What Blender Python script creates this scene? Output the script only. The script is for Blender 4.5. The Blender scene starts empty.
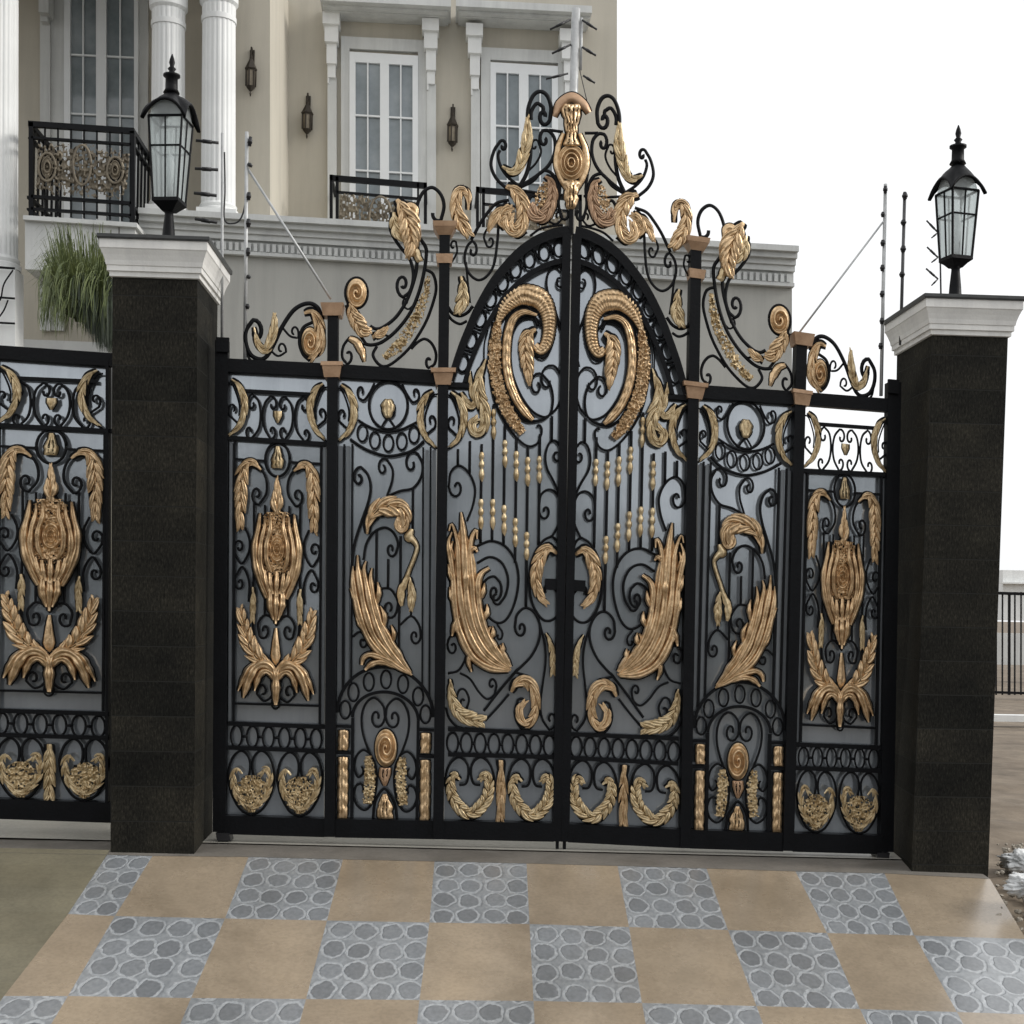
import bpy, math, random
import numpy as np
from mathutils import Matrix, Vector, noise as mn
random.seed(7); RNG = np.random.default_rng(7)
SC = bpy.context.scene; COL = SC.collection

# ------------------------------------------------------------------ camera
FOC, PX0, PY0 = 1400.0, 512.0, 610.0          # focal length and principal point in pixels
YAW, ROLL = math.radians(3.0), 0.020
_r = np.array([math.cos(YAW), -math.sin(YAW), 0.0]); _z = np.array([0, 0, 1.0])
FW = np.array([math.sin(YAW), math.cos(YAW), 0.0])
RT = _r * math.cos(ROLL) + _z * math.sin(ROLL)
UP = -_r * math.sin(ROLL) + _z * math.cos(ROLL)
def ray(x, y):
    x = np.asarray(x, float); y = np.asarray(y, float)
    return (((x - PX0) / FOC)[..., None] * RT + ((PY0 - y) / FOC)[..., None] * UP + FW)
CAM = -7.0 * ray(562, 850)                      # the foot of the gate's seam is the world origin
def at(x, y, Y=0.0):                            # point of the vertical plane at depth Y seen at x, y
    d = ray(x, y); k = (np.asarray(Y, float) - CAM[1]) / d[..., 1]
    return CAM + k[..., None] * d
RAMP_Y0, RAMP_G, RAMP_Y1 = -0.30, 0.257, -2.35
def prof(Y):
    Y = np.asarray(Y, float)
    return np.where(Y > RAMP_Y0, 0.0, RAMP_G * (np.maximum(Y, RAMP_Y1) - RAMP_Y0))
def on_ramp(x, y):
    d = ray(x, y); z0 = -RAMP_G * RAMP_Y0
    k = (RAMP_G * CAM[1] + z0 - CAM[2]) / (d[..., 2] - RAMP_G * d[..., 1])
    return CAM + k[..., None] * d
def on_flat(x, y, z=0.0):
    d = ray(x, y); k = (z - CAM[2]) / d[..., 2]
    return CAM + k[..., None] * d

cam = bpy.data.cameras.new('camera'); co = bpy.data.objects.new('camera', cam); COL.objects.link(co)
M4 = Matrix.Identity(4)
for i in range(3):
    M4[i][0], M4[i][1], M4[i][2], M4[i][3] = RT[i], UP[i], -FW[i], CAM[i]
co.matrix_world = M4
cam.sensor_width = 36; cam.lens = 36 * FOC / 1024
cam.shift_y = (PY0 - 512) / 1024; cam.clip_end = 2000; cam.clip_start = 0.05
SC.camera = co

# ------------------------------------------------------------------ materials
def pmat(name, base, rough=0.5, metal=0.0, var=0.0, vscale=6.0, bump=0.0, bscale=40.0, spec=0.5, col2=None, detail=6, bdist=0.01):
    m = bpy.data.materials.new(name); m.use_nodes = True
    nt = m.node_tree; b = nt.nodes['Principled BSDF']
    b.inputs['Base Color'].default_value = (*base, 1); b.inputs['Roughness'].default_value = rough
    b.inputs['Metallic'].default_value = metal; b.inputs['Specular IOR Level'].default_value = spec
    tc = nt.nodes.new('ShaderNodeTexCoord')
    if var or col2:
        n = nt.nodes.new('ShaderNodeTexNoise'); n.inputs['Scale'].default_value = vscale; n.inputs['Detail'].default_value = detail
        n.inputs['Roughness'].default_value = 0.62
        nt.links.new(tc.outputs['Object'], n.inputs['Vector'])
        r = nt.nodes.new('ShaderNodeValToRGB'); r.color_ramp.elements[0].position = 0.32; r.color_ramp.elements[1].position = 0.68
        c2 = col2 or tuple(c * (1 - var) for c in base)
        r.color_ramp.elements[0].color = (*c2, 1); r.color_ramp.elements[1].color = (*base, 1)
        nt.links.new(n.outputs['Fac'], r.inputs['Fac']); nt.links.new(r.outputs['Color'], b.inputs['Base Color'])
    if bump:
        n2 = nt.nodes.new('ShaderNodeTexNoise'); n2.inputs['Scale'].default_value = bscale; n2.inputs['Detail'].default_value = 5
        nt.links.new(tc.outputs['Object'], n2.inputs['Vector'])
        bp = nt.nodes.new('ShaderNodeBump'); bp.inputs['Strength'].default_value = bump; bp.inputs['Distance'].default_value = bdist
        nt.links.new(n2.outputs['Fac'], bp.inputs['Height']); nt.links.new(bp.outputs['Normal'], b.inputs['Normal'])
    return m
MT = {}
MT['iron'] = pmat('black_iron', (0.0045, 0.005, 0.0065), 0.5, 0, var=0.4, vscale=9, bump=0.15, bscale=60, spec=0.16)
MT['gold'] = pmat('antique_gold', (0.86, 0.63, 0.385), 0.31, 0.66, vscale=34, col2=(0.42, 0.27, 0.135), bump=0.35, bscale=130, bdist=0.004)
MT['palegold'] = pmat('pale_gold', (0.80, 0.65, 0.41), 0.34, 0.6, vscale=34, col2=(0.40, 0.28, 0.14), bump=0.3, bscale=120, bdist=0.004)
MT['copper'] = pmat('copper_gold', (0.56, 0.37, 0.235), 0.4, 0.45, vscale=16, col2=(0.38, 0.235, 0.14), bump=0.2, bscale=100, bdist=0.004)
MT['sheet'] = pmat('grey_sheet', (0.49, 0.53, 0.57), 0.13, 0.64, var=0.15, vscale=2.2, spec=0.5, bump=0.06, bscale=2.5, bdist=0.02)
MT['strip'] = pmat('grey_steel', (0.22, 0.235, 0.25), 0.35, 0.4, var=0.2)
MT['granite'] = None
MT['trim'] = pmat('cap_plaster', (0.80, 0.79, 0.755), 0.6, var=0.12, vscale=5, bump=0.1, bscale=80)
MT['lid'] = pmat('dark_slab', (0.05, 0.052, 0.052), 0.35, var=0.4, vscale=20)
MT['wall'] = pmat('beige_render', (0.50, 0.465, 0.39), 0.8, var=0.10, vscale=1.3, bump=0.25, bscale=140, bdist=0.004)
MT['walldark'] = pmat('taupe_render', (0.36, 0.335, 0.27), 0.8, var=0.12, vscale=1.3, bump=0.25, bscale=140, bdist=0.004)
MT['annex'] = pmat('grey_render', (0.42, 0.415, 0.385), 0.8, var=0.09, vscale=1.0, bump=0.25, bscale=140, bdist=0.004)
MT['white'] = pmat('white_trim', (0.77, 0.78, 0.77), 0.55, var=0.10, vscale=3, bump=0.08, bscale=60)
MT['cornice'] = pmat('grey_white_trim', (0.61, 0.62, 0.605), 0.6, var=0.12, vscale=3, bump=0.1, bscale=60)
MT['frame'] = pmat('white_upvc', (0.76, 0.78, 0.79), 0.35, var=0.05)
MT['pane'] = pmat('curtained_glass', (0.29, 0.325, 0.345), 0.06, 0.0, col2=(0.13, 0.16, 0.175), vscale=2.2, spec=0.6)
MT['bronze'] = pmat('dark_bronze', (0.045, 0.036, 0.026), 0.45, 0.5, var=0.5, vscale=30)
MT['lampglass'] = None
MT['bulb'] = pmat('bulb_white', (0.85, 0.86, 0.86), 0.3)
MT['poleW'] = pmat('galvanised_pole', (0.52, 0.53, 0.53), 0.4, 0.3, var=0.25, vscale=25)
MT['poleD'] = pmat('dark_pole', (0.10, 0.10, 0.105), 0.45, 0.3, var=0.3, vscale=25)
MT['plastic'] = pmat('black_plastic', (0.012, 0.012, 0.014), 0.4)
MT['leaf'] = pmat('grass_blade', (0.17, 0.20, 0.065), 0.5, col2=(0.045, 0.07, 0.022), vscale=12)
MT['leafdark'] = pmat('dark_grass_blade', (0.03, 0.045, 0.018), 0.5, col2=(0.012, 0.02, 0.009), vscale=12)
MT['beige'] = None; MT['stone'] = None

def streak(m, amt=0.22):
    nt = m.node_tree; b = nt.nodes['Principled BSDF']; l = b.inputs['Base Color'].links[0]; src = l.from_socket
    tc = nt.nodes.new('ShaderNodeTexCoord'); mp = nt.nodes.new('ShaderNodeMapping'); mp.inputs['Scale'].default_value = (7, 7, .55)
    n = nt.nodes.new('ShaderNodeTexNoise'); n.inputs['Scale'].default_value = 1.0; n.inputs['Detail'].default_value = 6; n.inputs['Roughness'].default_value = .7
    nt.links.new(tc.outputs['Object'], mp.inputs['Vector']); nt.links.new(mp.outputs['Vector'], n.inputs['Vector'])
    r = nt.nodes.new('ShaderNodeValToRGB'); r.color_ramp.elements[0].position = .34; r.color_ramp.elements[1].position = .56; r.color_ramp.elements[0].color = (1 - amt, 1 - amt, 1 - amt * .95, 1)
    nt.links.new(n.outputs['Fac'], r.inputs['Fac']); mx = nt.nodes.new('ShaderNodeMix'); mx.data_type = 'RGBA'; mx.blend_type = 'MULTIPLY'; mx.inputs['Factor'].default_value = 1
    nt.links.new(src, mx.inputs['A']); nt.links.new(r.outputs['Color'], mx.inputs['B']); nt.links.new(mx.outputs['Result'], b.inputs['Base Color'])
for k_, a_ in (('wall', .10), ('annex', .12), ('cornice', .16), ('white', .08), ('trim', .14), ('sheet', .14)): streak(MT[k_], a_)
def nodes(name):
    m = bpy.data.materials.new(name); m.use_nodes = True
    nt = m.node_tree; return m, nt, nt.nodes['Principled BSDF'], (lambda t, **k: _mk(nt, t, k))
def _mk(nt, t, k):
    n = nt.nodes.new(t)
    for a, v in k.items(): setattr(n, a, v)
    return n
def ramp(nt, fac, stops):
    r = nt.nodes.new('ShaderNodeValToRGB'); e = r.color_ramp.elements
    while len(e) < len(stops): e.new(0.5)
    for i, (p, c) in enumerate(stops):
        e[i].position = p; e[i].color = (*c, 1) if len(c) == 3 else c
    nt.links.new(fac, r.inputs['Fac']); return r
# stone pattern: pebbles set in pale grout, read from each cell's own UV
def mk_stone():
    m, nt, b, N = nodes('pebble_paving')
    uv = N('ShaderNodeUVMap'); L = nt.links.new
    nz = N('ShaderNodeTexNoise'); nz.inputs['Scale'].default_value = 10; nz.inputs['Detail'].default_value = 3
    L(uv.outputs['UV'], nz.inputs['Vector'])
    mx = N('ShaderNodeVectorMath', operation='SCALE'); mx.inputs['Scale'].default_value = 0.075
    sb = N('ShaderNodeVectorMath', operation='SUBTRACT'); sb.inputs[1].default_value = (0.5, 0.5, 0.5)
    L(nz.outputs['Color'], sb.inputs[0]); L(sb.outputs[0], mx.inputs[0])
    ad = N('ShaderNodeVectorMath', operation='ADD'); L(uv.outputs['UV'], ad.inputs[0]); L(mx.outputs[0], ad.inputs[1]); a2 = N('ShaderNodeVectorMath', operation='ADD'); a2.inputs[1].default_value = (.125, .125, 0); L(ad.outputs[0], a2.inputs[0])
    vo = N('ShaderNodeTexVoronoi'); vo.inputs['Scale'].default_value = 4; vo.inputs['Randomness'].default_value = 0.18
    vo.voronoi_dimensions = '2D'
    L(a2.outputs[0], vo.inputs['Vector'])
    g = ramp(nt, vo.outputs['Distance'], [(0.0, (0, 0, 0)), (0.37, (0, 0, 0)), (0.41, (1, 1, 1)), (0.47, (0.95, 0.95, 0.95)), (0.52, (0.35, 0.35, 0.35))])
    n2 = N('ShaderNodeTexNoise'); n2.inputs['Scale'].default_value = 26; n2.inputs['Detail'].default_value = 7; L(uv.outputs['UV'], n2.inputs['Vector'])
    st = ramp(nt, n2.outputs['Fac'], [(0.3, (0.165, 0.176, 0.188)), (0.7, (0.235, 0.248, 0.262))])
    gr = ramp(nt, n2.outputs['Fac'], [(0.3, (0.29, 0.31, 0.33)), (0.7, (0.43, 0.45, 0.465))])
    hs = N('ShaderNodeHueSaturation'); L(st.outputs['Color'], hs.inputs['Color'])
    sv = N('ShaderNodeSeparateColor'); L(vo.outputs['Color'], sv.inputs[0])
    mr = N('ShaderNodeMapRange'); mr.inputs['To Min'].default_value = 0.8; mr.inputs['To Max'].default_value = 1.15
    L(sv.outputs[0], mr.inputs['Value']); L(mr.outputs[0], hs.inputs['Value'])
    mix = N('ShaderNodeMix', data_type='RGBA'); L(g.outputs['Color'], mix.inputs['Factor']); L(hs.outputs['Color'], mix.inputs['A']); L(gr.outputs['Color'], mix.inputs['B'])
    # worn dirty film at a large scale
    L(mix.outputs['Result'], b.inputs['Base Color']); b.inputs['Roughness'].default_value = 0.36
    bp = N('ShaderNodeBump'); bp.inputs['Strength'].default_value = 0.55; bp.inputs['Distance'].default_value = 0.010; bp.invert = True
    L(g.outputs['Color'], bp.inputs['Height']); L(bp.outputs['Normal'], b.inputs['Normal'])
    b.inputs['Coat Weight'].default_value = 0.8; b.inputs['Coat Roughness'].default_value = 0.24
    return m
MT['stone'] = mk_stone()
def mk_beige(name, a, bcol, rough):
    m, nt, b, N = nodes(name); L = nt.links.new
    tc = N('ShaderNodeTexCoord')
    n = N('ShaderNodeTexNoise'); n.inputs['Scale'].default_value = 2.3; n.inputs['Detail'].default_value = 8; n.inputs['Roughness'].default_value = 0.65
    L(tc.outputs['Object'], n.inputs['Vector'])
    r = ramp(nt, n.outputs['Fac'], [(0.3, bcol), (0.68, a)])
    n3 = N('ShaderNodeTexNoise'); n3.inputs['Scale'].default_value = 60; n3.inputs['Detail'].default_value = 4; L(tc.outputs['Object'], n3.inputs['Vector'])
    r3 = ramp(nt, n3.outputs['Fac'], [(0.35, (0.86, 0.86, 0.86)), (0.6, (1, 1, 1))])
    mx = N('ShaderNodeMix', data_type='RGBA', blend_type='MULTIPLY'); mx.inputs['Factor'].default_value = 1
    L(r.outputs['Color'], mx.inputs['A']); L(r3.outputs['Color'], mx.inputs['B']); L(mx.outputs['Result'], b.inputs['Base Color'])
    rr = ramp(nt, n.outputs['Fac'], [(0.3, (rough + 0.1,) * 3), (0.7, (rough - 0.08,) * 3)]); L(rr.outputs['Color'], b.inputs['Roughness'])
    bp = N('ShaderNodeBump'); bp.inputs['Strength'].default_value = 0.12; bp.inputs['Distance'].default_value = 0.004
    L(n3.outputs['Fac'], bp.inputs['Height']); L(bp.outputs['Normal'], b.inputs['Normal'])
    return m
MT['beige'] = mk_beige('beige_concrete', (0.385, 0.312, 0.228), (0.27, 0.216, 0.155), 0.28)
MT['beige'].node_tree.nodes['Principled BSDF'].inputs['Coat Weight'].default_value = 0.8; MT['beige'].node_tree.nodes['Principled BSDF'].inputs['Coat Roughness'].default_value = 0.24
MT['slab'] = mk_beige('greenish_slab', (0.215, 0.195, 0.136), (0.135, 0.123, 0.085), 0.5)
MT['slab2'] = mk_beige('olive_slab', (0.20, 0.18, 0.124), (0.125, 0.114, 0.078), 0.5)
MT['sill'] = mk_beige('grey_threshold', (0.23, 0.21, 0.185), (0.15, 0.14, 0.125), 0.5)
MT['yard'] = mk_beige('pale_yard', (0.44, 0.42, 0.37), (0.36, 0.345, 0.30), 0.5)
MT['dirt'] = mk_beige('dusty_earth', (0.225, 0.18, 0.13), (0.12, 0.092, 0.066), 0.9)
MT['street'] = mk_beige('street_asphalt', (0.085, 0.083, 0.08), (0.05, 0.05, 0.05), 0.85)
def mk_granite():
    m, nt, b, N = nodes('dark_granite_tile'); L = nt.links.new
    tc = N('ShaderNodeTexCoord'); uv = N('ShaderNodeUVMap')
    n = N('ShaderNodeTexNoise'); n.inputs['Scale'].default_value = 120; n.inputs['Detail'].default_value = 6; n.inputs['Roughness'].default_value = 0.7
    gm = N('ShaderNodeMapping'); gm.inputs['Scale'].default_value = (1, 1, .35); L(tc.outputs['Object'], gm.inputs['Vector']); L(gm.outputs['Vector'], n.inputs['Vector'])
    n2 = N('ShaderNodeTexNoise'); n2.inputs['Scale'].default_value = 3.0; n2.inputs['Detail'].default_value = 4; L(tc.outputs['Object'], n2.inputs['Vector'])
    r = ramp(nt, n.outputs['Fac'], [(0.3, (0.005, 0.005, 0.005)), (0.55, (0.021, 0.021, 0.019)), (0.78, (0.060, 0.058, 0.050))])
    r2 = ramp(nt, n2.outputs['Fac'], [(0.3, (0.55, 0.56, 0.58)), (0.7, (1.6, 1.5, 1.35))])
    mx = N('ShaderNodeMix', data_type='RGBA', blend_type='MULTIPLY'); mx.inputs['Factor'].default_value = 1
    L(r.outputs['Color'], mx.inputs['A']); L(r2.outputs['Color'], mx.inputs['B'])
    bk = N('ShaderNodeTexBrick'); bk.offset = 0.5; bk.inputs['Scale'].default_value = 1.0
    bk.inputs['Brick Width'].default_value = 0.82; bk.inputs['Row Height'].default_value = 0.165
    bk.inputs['Mortar Size'].default_value = 0.0032; bk.inputs['Mortar Smooth'].default_value = 0.3
    bk.inputs['Color1'].default_value = (1.15, 1.12, 1.05, 1); bk.inputs['Color2'].default_value = (0.6, 0.62, 0.62, 1)
    L(uv.outputs['UV'], bk.inputs['Vector'])
    mb = N('ShaderNodeMix', data_type='RGBA', blend_type='MULTIPLY'); mb.inputs['Factor'].default_value = 1
    L(mx.outputs['Result'], mb.inputs['A']); L(bk.outputs['Color'], mb.inputs['B'])
    mj = N('ShaderNodeMix', data_type='RGBA'); L(bk.outputs['Fac'], mj.inputs['Factor']); L(mb.outputs['Result'], mj.inputs['A'])
    mj.inputs['B'].default_value = (0.022, 0.022, 0.02, 1)
    L(mj.outputs['Result'], b.inputs['Base Color']); b.inputs['Roughness'].default_value = 0.72; b.inputs['Specular IOR Level'].default_value = 0.08
    ma = N('ShaderNodeMath', operation='SUBTRACT'); L(n.outputs['Fac'], ma.inputs[0]); L(bk.outputs['Fac'], ma.inputs[1])
    bp = N('ShaderNodeBump'); bp.inputs['Strength'].default_value = 0.4; bp.inputs['Distance'].default_value = 0.004
    L(ma.outputs[0], bp.inputs['Height']); L(bp.outputs['Normal'], b.inputs['Normal'])
    return m
MT['granite'] = mk_granite()
def stain(m, lo=.74, sc=1.1):
    nt = m.node_tree; b = nt.nodes['Principled BSDF']; src = b.inputs['Base Color'].links[0].from_socket; tc = nt.nodes.new('ShaderNodeTexCoord')
    n = nt.nodes.new('ShaderNodeTexNoise'); n.inputs['Scale'].default_value = sc; n.inputs['Detail'].default_value = 7; n.inputs['Roughness'].default_value = .6; n.inputs['Distortion'].default_value = .6
    nt.links.new(tc.outputs['Object'], n.inputs['Vector']); r = ramp(nt, n.outputs['Fac'], [(.33, (lo, lo * .99, lo * .97)), (.52, (1, 1, 1)), (.75, (1.1, 1.09, 1.07))])
    mx = nt.nodes.new('ShaderNodeMix'); mx.data_type = 'RGBA'; mx.blend_type = 'MULTIPLY'; mx.inputs['Factor'].default_value = 1
    nt.links.new(src, mx.inputs['A']); nt.links.new(r.outputs['Color'], mx.inputs['B']); nt.links.new(mx.outputs['Result'], b.inputs['Base Color'])
for k_, a_, s_ in (('beige', .76, 1.3), ('stone', .8, 1.3), ('slab', .8, 1.6), ('slab2', .8, 1.6), ('dirt', .7, 2.5), ('sill', .75, 3)): stain(MT[k_], a_, s_)
def mk_glass():
    m, nt, b, N = nodes('frosted_lamp_glass'); L = nt.links.new
    b.inputs['Base Color'].default_value = (0.80, 0.84, 0.85, 1); b.inputs['Roughness'].default_value = 0.25
    tr = N('ShaderNodeBsdfTransparent'); tr.inputs['Color'].default_value = (0.86, 0.90, 0.90, 1)
    tl = N('ShaderNodeBsdfTranslucent'); tl.inputs['Color'].default_value = (0.75, 0.8, 0.8, 1)
    m1 = N('ShaderNodeMixShader'); m1.inputs['Fac'].default_value = 0.35; L(tr.outputs[0], m1.inputs[1]); L(tl.outputs[0], m1.inputs[2])
    m2 = N('ShaderNodeMixShader'); m2.inputs['Fac'].default_value = 0.22; L(m1.outputs[0], m2.inputs[1]); L(b.outputs[0], m2.inputs[2])
    L(m2.outputs[0], nt.nodes['Material Output'].inputs['Surface'])
    return m
MT['lampglass'] = mk_glass()

# ------------------------------------------------------------------ objects
def mesh_obj(name, verts, faces, mat, parent=None, smooth=False, uvs=None, mats=None, midx=None):
    me = bpy.data.meshes.new(name)
    v = np.asarray(verts, float); org = None
    if parent is not None:
        v = v - np.array(parent.location)
    me.from_pydata(v.tolist(), [], [list(map(int, f)) for f in faces])
    if mats:
        for x in mats: me.materials.append(MT[x])
        me.polygons.foreach_set('material_index', midx)
    else:
        me.materials.append(MT[mat])
    if smooth: me.polygons.foreach_set('use_smooth', [True] * len(me.polygons))
    if uvs is not None:
        l = me.uv_layers.new(name='UVMap'); fl = [c for f in uvs for c in f]
        l.data.foreach_set('uv', [t for c in fl for t in c])
    me.update()
    o = bpy.data.objects.new(name, me); COL.objects.link(o)
    if parent is not None:
        o.parent = parent if parent.type == 'EMPTY' or True else None
    return o
class Buf:                                             # gathers pieces of ONE part
    def __init__(s): s.v = []; s.f = []; s.n = 0
    def add(s, v, f):
        v = np.asarray(v, float).reshape(-1, 3); s.v.append(v); s.f.extend([[i + s.n for i in q] for q in f]); s.n += len(v)
    def obj(s, name, mat, parent=None, smooth=False):
        if not s.n: return None
        return mesh_obj(name, np.concatenate(s.v), s.f, mat, parent, smooth)
def empty(name, loc, label, cat, group=None):
    o = bpy.data.objects.new(name, None); COL.objects.link(o); o.location = Vector([float(c) for c in loc])
    o.empty_display_size = 0.1
    o['label'] = label; o['category'] = cat
    if group: o['group'] = group
    return o
def tag(o, label, cat, group=None):
    o['label'] = label; o['category'] = cat
    if group: o['group'] = group
    return o
class Sub:                                             # a parent with an offset seen by mesh_obj (parts of parts)
    pass
def child(parent_mesh, root, name, buf, mat, smooth=False):
    o = mesh_obj(name, np.concatenate(buf.v), buf.f, mat, root, smooth)
    o.parent = parent_mesh
    return o
BOXF = [(0, 1, 2, 3), (7, 6, 5, 4), (4, 5, 1, 0), (5, 6, 2, 1), (6, 7, 3, 2), (7, 4, 0, 3)]
def quad_box(buf, pts, Y0, Y1):                        # pts: 4 picture points; front face at depth Y0, back face the same shape at Y1
    p = np.array(pts, float); a = at(p[:, 0], p[:, 1], Y0); b = a.copy(); b[:, 1] = Y1
    buf.add(np.vstack([a, b]), BOXF)
HS = 0.068
def hq(x0, y0, x1, y1, s=HS): return [(x0, y0), (x1, y0 + s * (x1 - x0)), (x1, y1 + s * (x1 - x0)), (x0, y1)]
def wbox(buf, lo, hi):
    x0, y0, z0 = lo; x1, y1, z1 = hi
    buf.add([(x0, y0, z0), (x1, y0, z0), (x1, y0, z1), (x0, y0, z1), (x0, y1, z0), (x1, y1, z0), (x1, y1, z1), (x0, y1, z1)], BOXF)

# ------------------------------------------------------------------ picture-plane curves (all laid in the plane of the gate)
def cr(pts, step=1.5):
    P = np.array(pts, float)
    if len(P) == 2:
        n = max(2, int(np.hypot(*(P[1] - P[0])) / 6) + 1); t = np.linspace(0, 1, n)[:, None]; return P[0] * (1 - t) + P[1] * t
    Q = np.vstack([2 * P[0] - P[1], P, 2 * P[-1] - P[-2]]); out = []
    for i in range(1, len(Q) - 2):
        n = max(2, int(np.hypot(*(Q[i + 1] - Q[i])) / step)); t = (np.arange(n) / n)[:, None]
        p0, p1, p2, p3 = Q[i - 1:i + 3]
        out.append(0.5 * (2 * p1 + (p2 - p0) * t + (2 * p0 - 5 * p1 + 4 * p2 - p3) * t ** 2 + (3 * p1 - p0 - 3 * p2 + p3) * t ** 3))
    out.append(P[-1:]); return np.vstack(out)
ASP = 0.62
def spiral(p, tan, c, turns, shrink=0.22):
    r = np.array([(p[0] - c[0]) / ASP, p[1] - c[1]]); t = np.array([tan[0] / ASP, tan[1]])
    sg = 1.0 if r[0] * t[1] - r[1] * t[0] > 0 else -1.0
    r0 = np.hypot(*r); th = math.atan2(r[1], r[0]); n = max(8, int(turns * 16)); k = np.arange(1, n + 1) / n
    rr = r0 * shrink ** k; a = th + sg * 2 * math.pi * turns * k
    return np.stack([c[0] + rr * np.cos(a) * ASP, c[1] + rr * np.sin(a)], 1)
def S(pts, a=None, b=None, ta=1.15, tb=1.15):
    d = cr(pts)
    if b is not None: d = np.vstack([d, spiral(d[-1], d[-1] - d[-2], b, tb)])
    if a is not None: d = np.vstack([spiral(d[0], d[0] - d[1], a, ta)[::-1], d])
    return d
def ell(cx, cy, rx, ry, n=22, tilt=0.0):
    t = np.linspace(0, 2 * math.pi, n + 1); x = rx * np.cos(t); y = ry * np.sin(t)
    return np.stack([cx + x * math.cos(tilt) - y * math.sin(tilt), cy + x * math.sin(tilt) + y * math.cos(tilt)], 1)
PXM = 0.005
# left -> right half of the gate, through the posts and rails
PL = [((222, 364), (219, 833)), ((332.5, 370), (329.5, 837)), ((442.5, 377), (438.5, 839)), ((569.4, 384.5), (561, 842))]
PR = [((894, 405), (887, 853)), ((800.5, 398), (788.5, 851)), ((694.5, 391), (685.5, 848)), ((569.4, 384.5), (561, 842))]
def mirror(p):
    p = np.asarray(p, float); x, y = p[:, 0], p[:, 1]
    xt = np.array([q[0][0] for q in PL]); yt = np.array([q[0][1] for q in PL]); xb = np.array([q[1][0] for q in PL]); yb = np.array([q[1][1] for q in PL])
    def lin(xx, yy, v):
        i = np.clip(np.searchsorted(xx, v) - 1, 0, len(xx) - 2); return yy[i] + (yy[i + 1] - yy[i]) * (v - xx[i]) / (xx[i + 1] - xx[i])
    T0 = lin(xt, yt, x); B0 = lin(xb, yb, x); t = (y - T0) / (B0 - T0)
    xs = xt[None] + (xb - xt)[None] * t[:, None]
    i = np.clip((x[:, None] > xs).sum(1) - 1, 0, len(PL) - 2); k = np.arange(len(x))
    s = (x - xs[k, i]) / (xs[k, i + 1] - xs[k, i])
    RX0 = np.array([q[0][0] for q in PR]); RX1 = np.array([q[1][0] for q in PR]); RY0 = np.array([q[0][1] for q in PR]); RY1 = np.array([q[1][1] for q in PR])
    rx = RX0[None] + (RX1 - RX0)[None] * t[:, None]
    X = rx[k, i] + s * (rx[k, i + 1] - rx[k, i])
    top = RY0[i] + s * (RY0[i + 1] - RY0[i]); bot = RY1[i] + s * (RY1[i + 1] - RY1[i])
    return np.stack([X, top + t * (bot - top)], 1)
IDN = lambda p: np.asarray(p, float)
FENCE = lambda p: np.stack([49.5 + 1.22 * (np.asarray(p, float)[:, 0] - 276.0), np.asarray(p, float)[:, 1] - 13.0], 1)
def xc1(y): return 278 - 0.0075 * (y - 390)
def ref1(p):                                           # mirror inside the outer bay
    p = np.asarray(p, float); d = p[:, 0] - xc1(p[:, 1]); return np.stack([xc1(p[:, 1]) - d, p[:, 1] - 0.09 * d], 1)
def refx(c, sl=0.05):
    def f(p):
        p = np.asarray(p, float); d = p[:, 0] - c; return np.stack([c - d, p[:, 1] - 2 * sl * d], 1)
    return f

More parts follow.
